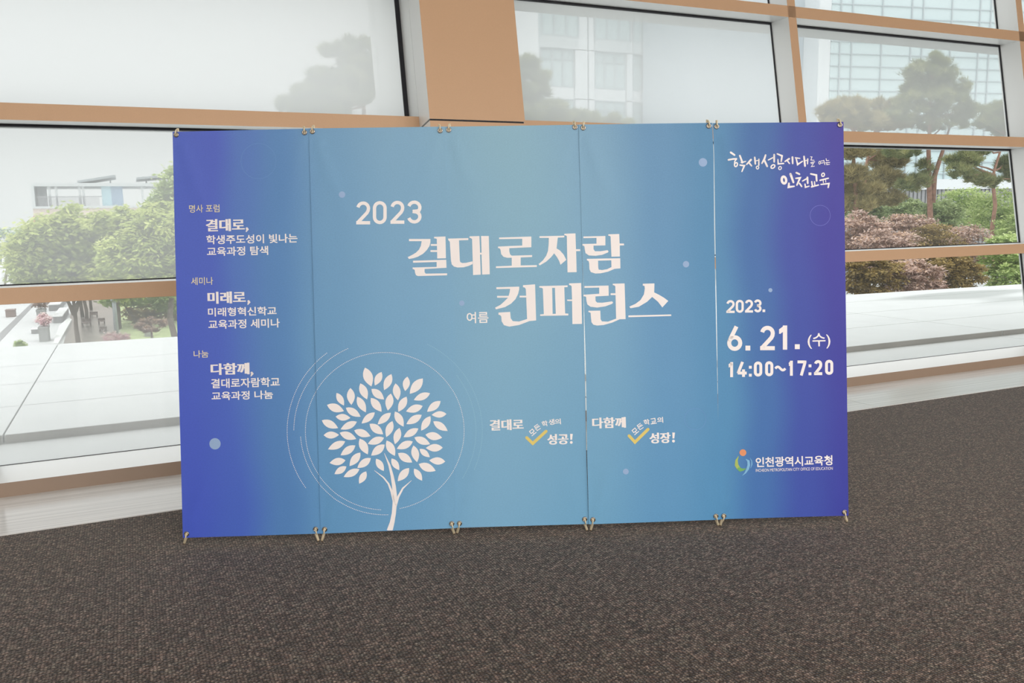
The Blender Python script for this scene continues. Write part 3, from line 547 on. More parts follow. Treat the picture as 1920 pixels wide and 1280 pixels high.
def clip_ink(k, key):
    V, Fc = INK[key]; L_, R_ = PUV[k]
    me = bmesh.new(); uvp = [P(*v) for v in V]; lo = min(L_[:, 0]); hi = max(R_[:, 0])
    if max(q[0] for q in uvp) < lo or min(q[0] for q in uvp) > hi: me.free(); return None
    bv = [me.verts.new((q[0], q[1], 0)) for q in uvp]
    for f in Fc:
        if len(set(f)) < 3: continue
        us = [uvp[i][0] for i in f]
        if max(us) < lo - .01 or min(us) > hi + .01: continue
        try: me.faces.new([bv[i] for i in f])
        except ValueError: pass
    if not me.faces: me.free(); return None
    for arr, sgn in ((L_, -1), (R_, 1)):
        # seam as one straight cut through its ends (the bow is below a millimetre or two)
        a, c = arr[0], arr[-1]; d = (a - c); nn = Vector((d[1], -d[0], 0)).normalized() * sgn
        if nn.x * sgn < 0: nn = -nn
        g = me.verts[:] + me.edges[:] + me.faces[:]
        bmesh.ops.bisect_plane(me, geom=g, plane_co=Vector((c[0] - sgn * .0012, c[1], 0)), plane_no=nn, clear_outer=True)
    dl = R_[-1] - L_[-1]; nb = Vector((dl[1], -dl[0], 0)).normalized()
    bmesh.ops.bisect_plane(me, geom=me.verts[:] + me.edges[:] + me.faces[:], plane_co=Vector((L_[-1][0], L_[-1][1] + .002, 0)), plane_no=nb, clear_outer=True)
    bmesh.ops.delete(me, geom=[v for v in me.verts if not v.link_faces], context='VERTS')
    if not me.faces: me.free(); return None
    us = [v.co.x for v in me.verts]; vs_ = [v.co.y for v in me.verts]
    for ax, a0, a1 in ((0, min(us), max(us)), (1, min(vs_), max(vs_))):
        x = math.ceil(a0 / .04) * .04
        while x < a1:
            co = Vector((x, 0, 0)) if ax == 0 else Vector((0, x, 0)); no = Vector((1, 0, 0)) if ax == 0 else Vector((0, 1, 0))
            bmesh.ops.bisect_plane(me, geom=me.verts[:] + me.edges[:] + me.faces[:], plane_co=co, plane_no=no); x += .04
    for v in me.verts:
        q = B3(k, v.co.x, v.co.y, LIFT.get(key if key in LIFT else key.split('_')[0], .0008)); v.co = Vector(q)
    nv = Vector(BN)
    for f in me.faces:
        f.normal_update()
        if f.normal.dot(nv) < 0: f.normal_flip()
    m = bpy.data.meshes.new(key); me.to_mesh(m); me.free(); return m
def torus(mb, c, nrm, R_, r_, n=20, m=6, a0=0, a1=2*math.pi, xdir=None):
    nrm = Vector(nrm).normalized(); x = Vector(xdir).normalized() if xdir is not None else Vector(BU); y = nrm.cross(x).normalized(); c = Vector(c)
    full = abs(a1 - a0) > 6.28; b0 = len(mb.v); cnt = n if full else n + 1
    for i in range(cnt):
        a = a0 + (a1-a0) * i / n; d = x * math.cos(a) + y * math.sin(a)
        for j in range(m):
            t_ = 2*math.pi*j/m; mb.v.append(tuple(c + d * (R_ + r_*math.cos(t_)) + nrm * r_*math.sin(t_)))
    for i in range(n):
        i2 = (i+1) % cnt
        for j in range(m):
            j2 = (j+1) % m; mb.f.append((b0+i*m+j, b0+i2*m+j, b0+i2*m+j2, b0+i*m+j2)); mb.m.append(0)
GROM = [((330.5, 252.5), (571.3, 248.5), (350, 1000.5), (592, 991.5)), ((586.3, 246.8), (825.5, 245.2), (609.2, 991.3), (847.2, 980.5)), ((841.5, 243.6), (1078.2, 238.0), (861.5, 980.5), (1096.3, 973)),
        ((1093.5, 239.8), (1328.5, 236.3), (1111.5, 973.2), (1341.6, 966.5)), ((1343.8, 236.8), (1575.0, 233.8), (1357.2, 966.8), (1583.2, 959.5))]
FEET = [((345.5, 1018), (597, 1013)), ((603.5, 1013), (851.5, 999.5)), ((857, 998.5), (1100.5, 993)), ((1107.5, 993), (1346.5, 984)), ((1350.6, 984), (1588, 977))]
for k in range(5):
    L_, R_ = PUV[k]; NU, NV = 30, 80
    cu = (L_[-1, 0] + R_[-1, 0]) / 2; base = BO + BU * cu; root = empty('banner_stand', (base[0], base[1], 0.0))
    tag(root, BL[k], 'banner', None)
    vs_, fs, uvs = [], [], []
    for side in (0, 1):
        for j in range(NV + 1):
            for i in range(NU + 1):
                fv = j / NV; fu = i / NU
                vl = L_[-1, 1] + (L_[0, 1] - L_[-1, 1]) * fv; vr = R_[-1, 1] + (R_[0, 1] - R_[-1, 1]) * fv; vv = vl + (vr - vl) * fu
                uu = pedge(L_, vv) + (pedge(R_, vv) - pedge(L_, vv)) * fu
                vs_.append(tuple(B3(k, uu, vv, -.0007 * side))); uvs.append((uu, vv))
    o_ = (NU + 1) * (NV + 1); mi = []
    for j in range(NV):
        for i in range(NU):
            a = j*(NU+1)+i; fs += [(a, a+1, a+NU+2), (a, a+NU+2, a+NU+1), (o_+a+NU+2, o_+a+1, o_+a), (o_+a+NU+1, o_+a+NU+2, o_+a)]; mi += [0, 0, 1, 1]
    def hem(q):
        b0 = len(vs_)
        for t_ in q: vs_.append(vs_[t_]); uvs.append(uvs[t_])
        fs.append((b0, b0+1, b0+2, b0+3)); mi.append(1)
    for i in range(NU):
        a = i; hem((o_+a, o_+a+1, a+1, a)); a = NV*(NU+1)+i; hem((a, a+1, o_+a+1, o_+a))
    for j in range(NV):
        a = j*(NU+1); hem((a, a+NU+1, o_+a+NU+1, o_+a)); a += NU; hem((o_+a, o_+a+NU+1, a+NU+1, a))
    sheet = mesh('banner_sheet', vs_, fs, [M_BAN, M_BACK], root, mi, True)
    uvl = sheet.data.uv_layers.new(name='print'); u0, u1 = PUV[0][0][0, 0], PUV[4][1][0, 0]
    li = np.zeros(len(sheet.data.loops), dtype=np.int32); sheet.data.loops.foreach_get('vertex_index', li)
    arr = np.array(uvs)[li]; arr[:, 0] = (arr[:, 0] - u0) / (u1 - u0); arr[:, 1] = arr[:, 1] / 1.8
    uvl.data.foreach_set('uv', arr.astype(np.float32).ravel())
    for key in INK:
        fam = key.split('_')[0] if key.split('_')[0] in ('title', 'dot') else key
        m_ = clip_ink(k, key)
        if m_:
            o = link(INAME.get(fam, fam), m_, INKM[fam], sheet)
            if fam in PLAB: o['label'] = PLAB[fam]
            if fam not in ('title', 'dot', 'check', 'emblem_orange', 'ring_purple', 'ring_blue'): o['kind'] = 'stuff'
    # grommets (sub-parts of the sheet), hooks and rods
    hub = BO + BU * (cu + .0) + BV * .86 - BN * .10
    mb = MB(); mb.tube([hub + BN*.03, hub - BN*.03], [.045, .045], 12); mb.build('hub', M_ROD, root)
    gpts = GROM[k]
    for gi, g in enumerate(gpts):
        uu, vv = P(*g); c = B3(k, uu, vv, .0012)
        mb = MB(); torus(mb, c, BN, .0090, .0030, 20, 6); mb.build('grommet', M_STEEL, sheet, smooth=True)
        mb = MB(); mb.tube([c - BN*.004, c - BN*.0002], [.0058, .0058], 12); tag(mb.build('hook_button', M_CREAM, root, smooth=False), 'cream plastic button in the eyelet')
        if gi < 2:
            tip = c + BV*.030 - BN*.012 + BU * (.004 if gi == 0 else -.004)
            mb = MB(); mb.tube([c + BN*.003, c + BV*.006 + BN*.007, c + BV*.014 + BN*.006, c + BV*.021 - BN*.002, tip - BV*.004], [.0028, .003, .0032, .0032, .004], 8)
            mb.tube([tip - BV*.02 - BN*.002, tip], [.0052, .0052], 8); mb.build('hook', M_CREAM, root, smooth=True)
            mb = MB(); a = tip - BV*.02 - BN*.002; mb.tube([hub, hub + (a - hub)*.5 - BN*.02, a], [.005, .0045, .004], 8); mb.build('pole', M_ROD, root, smooth=True)
        else:
            fp = FEET[k][gi - 2]; foot = ground(fp[0], fp[1], .004); foot = foot + np.array([0, 0, .0])
            top = foot + (c - BN*.02 - foot) * .0 + (hub - foot) * .07
            mb = MB(); mb.tube([foot, top], [.0062, .0072], 10); mb.build('foot_sleeve', M_CREAM, root, smooth=True)
            mb = MB(); mb.tube([foot - np.array([0, 0, .003]), foot + (top-foot)*.08], [.0045, .0052], 8); mb.build('foot_tip', mat('brown_rubber', (120, 88, 50), rough=.7), root, smooth=True)
            mb = MB(); mid = foot + (top - foot) * .55; mb.tube([c + BN*.002, c - BV*.010 + BN*.006 + BU*(.003 if gi == 3 else -.002), c - BV*.022 + BN*.003 + BU*(.004 if gi == 3 else -.004), mid], [.003, .003, .0028, .0028], 8); mb.build('hook', M_CREAM, root, smooth=True)
            mb = MB(); mb.tube([top, (top + hub)/2 - BN*.02, hub], [.004, .0045, .005], 8); mb.build('pole', M_ROD, root, smooth=True)
    rear = np.array([hub[0], hub[1], 0]) - np.array([BN[0], BN[1], 0]) * .55; rear[2] = .006
    mb = MB(); mb.tube([hub - BN*.02, rear], [.006, .006], 8); mb.build('rear_leg', M_ROD, root, smooth=True)

# ------------------------------------------------------------------ outdoors
GZ = -4.2
M_PLAZA = mat('plaza_stone', (206, 206, 205), rough=.5, noise=.02, nscale=.6)
M_SOIL = mat('planting_ground', (120, 112, 80), rough=.9, noise=.2, nscale=.8)
tag(MB().box(-150, 260, 9.4, 330, GZ - .3, GZ).build('plaza', M_PLAZA), 'pale stone plaza one storey below the terrace', kind='structure')
def patch(name, pts, m, z0, z1, label):
    g = [ground(*p_) for p_ in pts]; n = len(g)
    v = [(q[0], q[1], GZ + z0) for q in g] + [(q[0], q[1], GZ + z1) for q in g]
    f = [tuple(range(n, 2*n)), tuple(range(n))[::-1]] + [(i, (i+1) % n, n + (i+1) % n, n + i) for i in range(n)]
    o = mesh(name, v, f, m); tag(o, label, kind='structure'); return o
patch('lawn', [(225, 660), (400, 650), (400, 560), (225, 566)], mat('lawn_grass', (172, 184, 132), rough=.9, noise=.25, nscale=3), 0, .04, 'short green lawn below the terrace')
patch('trim_1', [(115, 665), (222, 650), (222, 563), (150, 560), (132, 590)], mat('wet_paving', (128, 120, 114), rough=.25, noise=.15, nscale=.9), 0, .03, 'dark wet paving under the trees')
patch('trim_2', [(-10, 648), (0, 640), (70, 566), (62, 566), (-10, 634)], mat('band_grey', (140, 138, 138), rough=.6), 0, .02, 'grey diagonal band across the plaza')  # thin flat grey band laid diagonally on the paving
patch('trim_3', [(100, 650), (110, 650), (135, 604), (130, 600), (112, 615)], mat('kerb_white', (226, 226, 224), rough=.6), 0, .18, 'white kerb beside the dark paving')

def leafmat(name, cols, trans=.35, rough=.6):
    m = bpy.data.materials.new(name); m.use_nodes = True; t = m.node_tree; N = t.nodes.new; L = t.links.new; p = t.nodes['Principled BSDF']; out = t.nodes['Material Output']
    at_ = N('ShaderNodeAttribute'); at_.attribute_name = 'tint'; rp = N('ShaderNodeValToRGB'); L(at_.outputs['Fac'], rp.inputs[0]); el = rp.color_ramp.elements
    el[0].color = srgb(cols[0]); el[-1].color = srgb(cols[-1])
    for i, c in enumerate(cols[1:-1]): q = el.new((i+1) / (len(cols)-1)); q.color = srgb(c)
    L(rp.outputs[0], p.inputs['Base Color']); p.inputs['Roughness'].default_value = rough; p.inputs['Specular IOR Level'].default_value = .3
    tl_ = N('ShaderNodeBsdfTranslucent'); L(rp.outputs[0], tl_.inputs[0]); mx = N('ShaderNodeMixShader'); mx.inputs[0].default_value = trans
    L(p.outputs[0], mx.inputs[1]); L(tl_.outputs[0], mx.inputs[2]); L(mx.outputs[0], out.inputs[0]); return m
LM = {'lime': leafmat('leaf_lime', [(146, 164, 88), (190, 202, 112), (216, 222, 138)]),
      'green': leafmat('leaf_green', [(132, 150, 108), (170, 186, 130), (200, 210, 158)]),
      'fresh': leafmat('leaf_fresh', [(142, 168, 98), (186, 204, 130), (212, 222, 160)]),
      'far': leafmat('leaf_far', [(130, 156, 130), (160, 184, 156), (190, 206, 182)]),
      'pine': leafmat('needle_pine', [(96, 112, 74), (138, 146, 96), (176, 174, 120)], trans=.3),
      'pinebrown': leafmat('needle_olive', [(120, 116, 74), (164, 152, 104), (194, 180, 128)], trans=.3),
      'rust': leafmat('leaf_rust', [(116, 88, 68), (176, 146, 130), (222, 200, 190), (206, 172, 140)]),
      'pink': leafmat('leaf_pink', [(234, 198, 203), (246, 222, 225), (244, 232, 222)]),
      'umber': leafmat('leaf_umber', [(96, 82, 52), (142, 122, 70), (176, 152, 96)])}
M_BARK = mat('bark_grey', (112, 100, 90), rough=.9, noise=.2, nscale=6); M_BARKR = mat('bark_red', (156, 118, 100), rough=.9, noise=.25, nscale=5)

def foliage(blobs, n, size, style='leaf', flat=.35, clumps=40):
    """blobs: (x, y, z, rx, ry, rz). returns mesh of leaf diamonds or needle tufts"""
    vol = np.array([b_[3] * b_[5] for b_ in blobs]); vol = vol / vol.sum(); Cs, Rs = [], []
    for b_, w_ in zip(blobs, vol):
        m = max(4, int(clumps * len(blobs) * w_)); d = RNG.normal(size=(m, 3)); d /= np.linalg.norm(d, axis=1)[:, None]
        rr = RNG.uniform(.35, 1, size=(m, 1)) ** .5; c = np.array(b_[:3]) + d * rr * np.array(b_[3:6]); Cs.append(c); Rs.append(np.full(m, min(b_[3], b_[5]) * (.34 if style == 'leaf' else .36)))
    Cs = np.vstack(Cs); Rs = np.concatenate(Rs); idx = RNG.integers(0, len(Cs), n)
    off = RNG.normal(size=(n, 3)) * Rs[idx][:, None] * np.array([.62, .62, flat]); pos = Cs[idx] + off
    tint_c = RNG.uniform(0, 1, len(Cs))
    if style == 'leaf':
        a = RNG.uniform(0, 2*np.pi, n); el = RNG.normal(-.25, .35, n)
        dr = np.stack([np.cos(a)*np.cos(el), np.sin(a)*np.cos(el), np.sin(el)], 1)
        up = RNG.normal(size=(n, 3)) * .45 + np.array([0, 0, 1]); sd = np.cross(dr, up); sd /= np.linalg.norm(sd, axis=1)[:, None]
        s = size * RNG.uniform(.6, 1.3, (n, 1)); v = np.stack([pos, pos + dr*s*.5 + sd*s*.26, pos + dr*s, pos + dr*s*.5 - sd*s*.26], 1).reshape(-1, 3)
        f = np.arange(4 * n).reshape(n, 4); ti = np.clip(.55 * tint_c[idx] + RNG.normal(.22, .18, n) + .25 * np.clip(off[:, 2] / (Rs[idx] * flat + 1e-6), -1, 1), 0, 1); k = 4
    else:
        q = 7; a = RNG.uniform(0, 2*np.pi, (n, q)); el = RNG.normal(.75, .45, (n, q))
        dr = np.stack([np.cos(a)*np.cos(el), np.sin(a)*np.cos(el), np.sin(el)], 2).reshape(-1, 3); pos2 = np.repeat(pos, q, 0)
        sd = np.cross(dr, RNG.normal(size=dr.shape)); sd /= np.linalg.norm(sd, axis=1)[:, None]; s = size * RNG.uniform(.6, 1.3, (n*q, 1))
        v = np.stack([pos2 - sd*s*.045, pos2 + sd*s*.045, pos2 + dr*s], 1).reshape(-1, 3); f = np.arange(3 * n * q).reshape(-1, 3)
        ti = np.repeat(np.clip(.55 * tint_c[idx] + RNG.normal(.22, .18, n), 0, 1), q); k = 3
    me = bpy.data.meshes.new('foliage'); me.vertices.add(len(v)); me.vertices.foreach_set('co', v.astype(np.float32).ravel())
    me.loops.add(f.size); me.loops.foreach_set('vertex_index', f.astype(np.int32).ravel()); me.polygons.add(len(f)); me.polygons.foreach_set('loop_start', np.arange(0, f.size, k, dtype=np.int32))
    at_ = me.attributes.new('tint', 'FLOAT', 'FACE'); at_.data.foreach_set('value', ti.astype(np.float32)); me.update(); me.validate(); return me
def bend(p0, p1, n=6, j=.12):
    p0, p1 = np.array(p0), np.array(p1); L_ = np.linalg.norm(p1 - p0)
    return [tuple(p0 + (p1-p0) * i/n + (RNG.normal(size=3) * j * L_ * .15 if 0 < i < n else 0)) for i in range(n+1)]
def tree(name, label, cat, base, blobs, n, size, lm, style='leaf', trunk=.14, bark=None, group=None, flat=.35, clumps=40, limbs=True, trunks=None):
    root = tag(empty(name, tuple(base)), label, cat, group); bark = bark or M_BARK; base = np.array(base)
    bl = sorted(blobs, key=lambda q: -q[2]); topb = np.array(bl[0][:3])
    tops = trunks or [bend(base, (topb[0], topb[1], topb[2]), 7)]
    mb = MB()
    for tp in tops: mb.tube([(base[0], base[1], base[2] - .05)] * 0 + list(tp), [trunk * (1 - .7 * i / (len(tp)-1)) for i in range(len(tp))], 8)
    mb.build('trunk', bark, root, smooth=True)
    if limbs:
        tp = np.array(tops[0])
        for b_ in blobs:
            c = np.array(b_[:3]); zt = np.clip(c[2] - b_[3] * .5, base[2] + .8, tp[-1][2]); q = tp[np.argmin(abs(tp[:, 2] - zt))]
            mb = MB(); mb.tube(bend(q, c, 4, .3), [trunk*.42, trunk*.34, trunk*.26, trunk*.2, trunk*.1], 6); mb.build('branch', bark, root, smooth=True)
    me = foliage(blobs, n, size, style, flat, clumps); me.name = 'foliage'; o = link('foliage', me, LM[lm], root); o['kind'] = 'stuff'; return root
def blob(px, py, Y, rpx, rpy, dy=.8):
    """ellipsoid seen at a pixel at depth Y with half sizes in pixels"""
    c = at(px, py, Y); d = np.linalg.norm(c - CAM) / F; return (c[0], c[1], c[2], rpx * d, max(rpx, rpy) * d * dy, rpy * d)

# left group: lime maples
def gb(px, Y): c = at(px, 640, Y); return (c[0], c[1], GZ)
tree('maple_tree', 'lime green maple left of the banners, nearest its left pane edge', 'tree', gb(143, 42), [blob(110, 455, 42, 62, 52), blob(160, 430, 42, 60, 40), blob(75, 490, 42, 50, 42), blob(150, 500, 42, 60, 40), blob(210, 470, 42.6, 50, 50), blob(120, 515, 42, 70, 30), blob(190, 530, 42, 60, 25)], 30000, .28, 'lime', trunk=.12,
     trunks=[bend(gb(147, 42), at(138, 566, 42), 4, .05) + [tuple(at(136, 540, 42)), tuple(at(130, 480, 42))], [tuple(at(140, 590, 42)), tuple(at(131, 572, 42)), tuple(at(118, 545, 42))], [tuple(at(140, 584, 42)), tuple(at(147, 566, 42)), tuple(at(160, 530, 42))]])
tree('maple_tree', 'broad lime green maple touching the leftmost banner edge', 'tree', gb(322, 38), [blob(255, 480, 38, 55, 45), blob(300, 440, 38, 50, 45), blob(285, 520, 38, 55, 32), blob(330, 500, 38, 45, 50), blob(225, 415, 40, 55, 26), blob(300, 400, 40, 50, 22), blob(240, 520, 39, 50, 34), blob(300, 470, 38, 60, 40)], 30000, .25, 'lime', trunk=.15)
tree('tall_tree', 'tall light green tree whose top rises beside the leftmost banner', 'tree', gb(345, 46), [blob(322, 345, 46, 26, 34), blob(350, 330, 46, 30, 30), blob(310, 385, 46, 34, 24), blob(345, 390, 46, 40, 34)], 8000, .24, 'fresh', trunk=.13)
tree('green_tree', 'grey green tree between the two lime maples', 'tree', gb(225, 52), [blob(225, 420, 52, 55, 22), blob(270, 430, 52, 45, 26), blob(245, 470, 52, 45, 40), blob(215, 510, 52, 60, 40), blob(290, 510, 52, 60, 40)], 16000, .28, 'green', trunk=.14)
tree('garden_tree', 'small bright green tree under the rail beside the lamp column', 'tree', gb(262, 54), [blob(225, 562, 54, 34, 10), blob(270, 560, 54, 40, 10), blob(315, 566, 54, 34, 14)], 4200, .24, 'fresh', trunk=.1)
for px, Y, s_ in ((18, 95, 1.0), (52, 88, .8)):
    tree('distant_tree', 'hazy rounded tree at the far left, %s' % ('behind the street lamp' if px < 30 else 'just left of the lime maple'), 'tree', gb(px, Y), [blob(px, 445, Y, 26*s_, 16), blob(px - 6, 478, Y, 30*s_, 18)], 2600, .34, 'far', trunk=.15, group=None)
# trunks under the rail
for i, (px, y0, wpx) in enumerate(((155, 595, 6), (163, 601, 6), (171, 581, 5))):
    g = ground(px, y0); d = np.linalg.norm(g - CAM) / F; root = tag(empty('tree_trunk', tuple(g)), ['grey trunk just right of the forked maple trunk', 'grey trunk standing over the dark bench', 'thinnest grey trunk, farthest back under the rail'][i], 'tree')
    MB().tube(bend(g, (g[0] - .15, g[1], g[2] + 3.4), 5, .05), [wpx*d/2, wpx*d/2*.9, wpx*d/2*.85, wpx*d/2*.8, wpx*d/2*.7, wpx*d/2*.5], 8).build('trunk', M_BARK, root, smooth=True)
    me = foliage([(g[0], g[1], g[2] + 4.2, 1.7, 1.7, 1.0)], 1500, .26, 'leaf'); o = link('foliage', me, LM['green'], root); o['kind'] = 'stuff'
# low hedge behind the lawn
def bush(name, label, cat, px, py, Y, rpx, rpy, n, size, lm, group=None, stem=True):
    c = at(px, py, Y); g = (c[0], c[1], GZ); root = tag(empty(name, g), label, cat, group); b_ = blob(px, py, Y, rpx, rpy)
    me = foliage([b_], n, size, 'leaf', .5, 30); o = link('foliage', me, LM[lm], root); o['kind'] = 'stuff'
    if stem: MB().tube(bend(g, c, 3, .1), [.05, .04, .03, .02], 6).build('stem', M_BARK, root, smooth=True)
    return root
bush('hedge', 'brown green hedge along the back of the lawn', 'hedge', 300, 588, 56, 62, 24, 5000, .22, 'umber')

def block(name, label, cat, px0, px1, pytop, pybase, m, depth=.8, group=None, plant=None, mtop=None):
    a = ground(px0, pybase); b_ = ground(px1, pybase); d = np.linalg.norm(a - CAM) / F; h = (pybase - pytop) * d
    root = tag(empty(name, ((a[0]+b_[0])/2, a[1], GZ)), label, cat, group)
    x0, x1, y0, y1 = a[0], b_[0], a[1], a[1] + depth; mb = MB()
    mb.box(x0, x1, y0, y1, GZ, GZ + h*.86); mb.build('body', m, root); MB().box(x0 - .02, x1 + .02, y0 - .02, y1 + .02, GZ + h*.86, GZ + h).build('cap', mtop or m, root)
    return root, (x0, x1, y0, y1, GZ + h)
M_PL = mat('planter_concrete', (166, 166, 164), rough=.7, noise=.05, nscale=2); M_BR = mat('box_brown', (150, 132, 126), rough=.7); M_SEAT = mat('bench_stone', (150, 148, 148), rough=.6); M_STOP = mat('bench_top', (236, 236, 235), rough=.5)
def plantbox(label, shrub_label, px0, px1, pyt, pyb, depth, lm, rx, rz, n=1300):
    r_, (x0, x1, y0, y1, z) = block('planter', label, 'planter', px0, px1, pyt, pyb, M_PL, depth, 'concrete planters on the plaza')
    c = ((x0+x1)/2, (y0+y1)/2, z); root = tag(empty('flowering_shrub', c), shrub_label, 'shrub')
    me = foliage([(c[0], c[1], z + rz*1.15, rx*.8, rx*.8, rz*.8)], n, .13, 'leaf', .6, 24); o = link('foliage', me, LM[lm], root); o['kind'] = 'stuff'
    MB().tube([c, (c[0], c[1], z + rz*.6)], [.04, .02], 6).build('stem', M_BARK, root)
plantbox('square concrete planter at the bottom of the pane, with pink flowers', 'pink flowering shrub in the nearer square planter', 74, 91, 617, 641, 1.0, 'pink', .42, .32)
plantbox('square concrete planter farther back beside the white benches', 'dusky pink shrub in the farther square planter', 70, 85, 584, 606, 1.2, 'rust', .5, .4)
block('stone_bench', 'long white stone bench nearest the forked tree', 'bench', 100, 117, 594, 606, M_SEAT, 6.0, mtop=M_STOP)
block('stone_bench', 'white stone bench farthest back under the rail', 'bench', 92, 112, 572, 583, M_SEAT, 7.0, mtop=M_STOP)
block('stone_bench', 'short pale stone bench left of the nearer planter', 'bench', 59, 73, 618, 626, M_SEAT, .6, mtop=M_STOP)
block('utility_box', 'small brown box alone on the white plaza', 'box', 11, 27, 583, 595, M_BR, .8)
M_DKW = mat('dark_wood', (120, 104, 98), rough=.6)
for i, (x0, x1, yt, yb) in enumerate(((153, 171, 602, 615), (168, 183, 588, 596), (184, 197, 600, 609), (186, 200, 616, 622))):
    a = ground(x0, yb); b_ = ground(x1, yb); d = np.linalg.norm(a - CAM) / F; h = (yb - yt) * d; g = ((a[0]+b_[0])/2, a[1] + .3, GZ)
    root = tag(empty('garden_chair', g), ['dark wooden garden chair in front of the grey trunks', 'dark garden chair farthest back behind the trunks', 'small dark garden chair left of the lamp column', 'low pale edged seat nearest the lamp column'][i], 'seat')
    MB().box(a[0], b_[0], a[1], a[1] + .55, GZ + h*.55, GZ + h*.68).build('seat', M_DKW, root); MB().box(a[0], b_[0], a[1] + .5, a[1] + .56, GZ + h*.68, GZ + h*1.1).build('backrest', M_DKW, root)
    for lx in (a[0] + .04, b_[0] - .04):
        for ly in (a[1] + .05, a[1] + .5): MB().box(lx - .03, lx + .03, ly - .03, ly + .03, GZ, GZ + h*.55).build('leg', M_DKW, root)
# lamp column, street lamp
g = ground(219, 628); root = tag(empty('lamp_column', tuple(g)), 'white lamp column with a collar rising behind the pink flowers', 'lamp')
MB().tube([g, (g[0], g[1], g[2] + 1.9), (g[0], g[1], g[2] + 1.95), (g[0], g[1], g[2] + 5.2)], [.125, .095, .08, .07], 12).build('column', mat('column_grey', (168, 174, 178), rough=.5), root, smooth=True)
MB().tube([(g[0], g[1], g[2] + 1.78), (g[0], g[1], g[2] + 1.82), (g[0], g[1], g[2] + 2.02), (g[0], g[1], g[2] + 2.06)], [.1, .17, .17, .1], 12).build('collar', mat('lamp_grey', (160, 164, 166), rough=.5), root, smooth=True)
MB().tube([(g[0], g[1], g[2] + 5.2), (g[0], g[1], g[2] + 5.3), (g[0], g[1], g[2] + 5.6)], [.1, .3, .08], 12).build('lamp_head', M_ALU, root, smooth=True)
g = gb(10, 78); top = at(8, 460, 78); root = tag(empty('street_lamp', tuple(g)), 'slim street lamp with a flat disc head at the far left', 'lamp')
MB().tube([g, tuple(top)], [.14, .1], 10).build('pole', M_ALU, root, smooth=True)
MB().tube([(top[0], top[1], top[2]), (top[0], top[1], top[2] + .1), (top[0], top[1], top[2] + .22)], [.3, .75, .3], 14).build('lamp_head', M_ALU, root, smooth=True)
bush('flower_bush', 'low pink flower bush at the foot of the lamp column', 'bush', 217, 632, 41.5, 21, 9, 2200, .11, 'pink', stem=False)
bush('yellow_shrub', 'small yellow green shrub at the terrace edge, far left', 'bush', 38, 646, 40.5, 8, 8, 900, .1, 'fresh', stem=False)
r_, (x0, x1, y0, y1, z) = block('pedestal', 'pale grey pedestal on the lawn under the rusty bush', 'pedestal', 271, 285, 617, 633, M_PL, .5)
bl_ = blob(283, 608, 41.6, 26, 11); root = tag(empty('rusty_bush', (bl_[0], bl_[1], z)), 'rusty pink bush spilling over the grey pedestal', 'bush')
o = link('foliage', foliage([bl_], 3000, .12, 'leaf', .5, 30), LM['rust'], root); o['kind'] = 'stuff'
MB().tube([(bl_[0], bl_[1], z), (bl_[0], bl_[1], bl_[2])], [.06, .04], 6).build('stem', M_BARK, root)

# right group: rust maples close to the terrace, green maples, pines
RUST = [(1610, 440, 30, 62, 46, 'rust leaved maple touching the rightmost banner edge'), (1668, 470, 28, 62, 50, 'rust leaved maple in front of the pair of pine trunks'), (1705, 432, 32, 56, 34, 'pale rust maple below the forked pine trunk'),
        (1752, 470, 29, 66, 52, 'olive and rust maple right below the forked pine'), (1806, 462, 31, 56, 44, 'pale rust maple left of the bright green trees'), (1630, 515, 25, 62, 40, 'low brown maple at the terrace edge beside the rightmost banner'),
        (1712, 520, 25, 60, 36, 'low brown maple at the middle of the terrace edge'), (1788, 515, 26, 60, 34, 'low brown maple at the right part of the terrace edge')]
for i, (px, py, Y, rx, ry, lb) in enumerate(RUST):
    low = py > 500; b0 = gb(px, Y)
    tree('rust_maple', lb, 'tree', b0, [blob(px - rx*.4, py, Y, rx*.6, ry*.8), blob(px + rx*.4, py + 3, Y, rx*.6, ry*.75), blob(px, py - ry*.35, Y, rx*.6, ry*.6), blob(px, py + ry*.5, Y, rx*.7, ry*.5)], 9500, .15, 'umber' if i in (3, 5, 7) else 'rust', trunk=.09, flat=.22, clumps=34)
for i, (px, py, Y, rx, ry, lb, lm) in enumerate(((1890, 490, 28, 44, 52, 'bright green maple at the right edge of the terrace', 'fresh'), (1885, 400, 38, 60, 46, 'rounded bright green tree behind the rightmost pine trunk', 'fresh'),
        (1815, 385, 44, 50, 34, 'lime green tree between the two single pine trunks', 'fresh'), (1700, 395, 46, 46, 26, 'green tree seen between the pine trunks, low', 'green'), (1765, 405, 42, 40, 30, 'green tree just right of the forked pine trunk', 'green'), (1615, 395, 44, 44, 30, 'olive green tree behind the pair of pine trunks', 'green'), (1930, 440, 34, 40, 60, 'green tree cut off by the right frame edge', 'fresh'))):
    tree('green_maple', lb, 'tree', gb(px, Y), [blob(px - rx*.4, py, Y, rx*.6, ry*.8), blob(px + rx*.4, py + 3, Y, rx*.6, ry*.75), blob(px, py - ry*.35, Y, rx*.6, ry*.6), blob(px, py + ry*.5, Y, rx*.7, ry*.5)], 9000, .2, lm, trunk=.1, flat=.3, clumps=34)
def pine(label, base_px, Y, trunks, pads, n, lm='pine', tr=.15):
    g = gb(base_px, Y); tps = []
    for tp in trunks: tps.append([tuple(at(x, y, Y)) for x, y in tp])
    tps[0] = [g] + tps[0]
    tree('pine_tree', label, 'tree', g, [blob(*p_) if len(p_) == 5 else blob(*p_[:5]) for p_ in [(x, y, Y + dy, rx, ry) for x, y, rx, ry, dy in pads]], int(n * 1.9), .36, lm, 'needle', trunk=tr, bark=M_BARKR, trunks=tps, flat=.45, clumps=46)
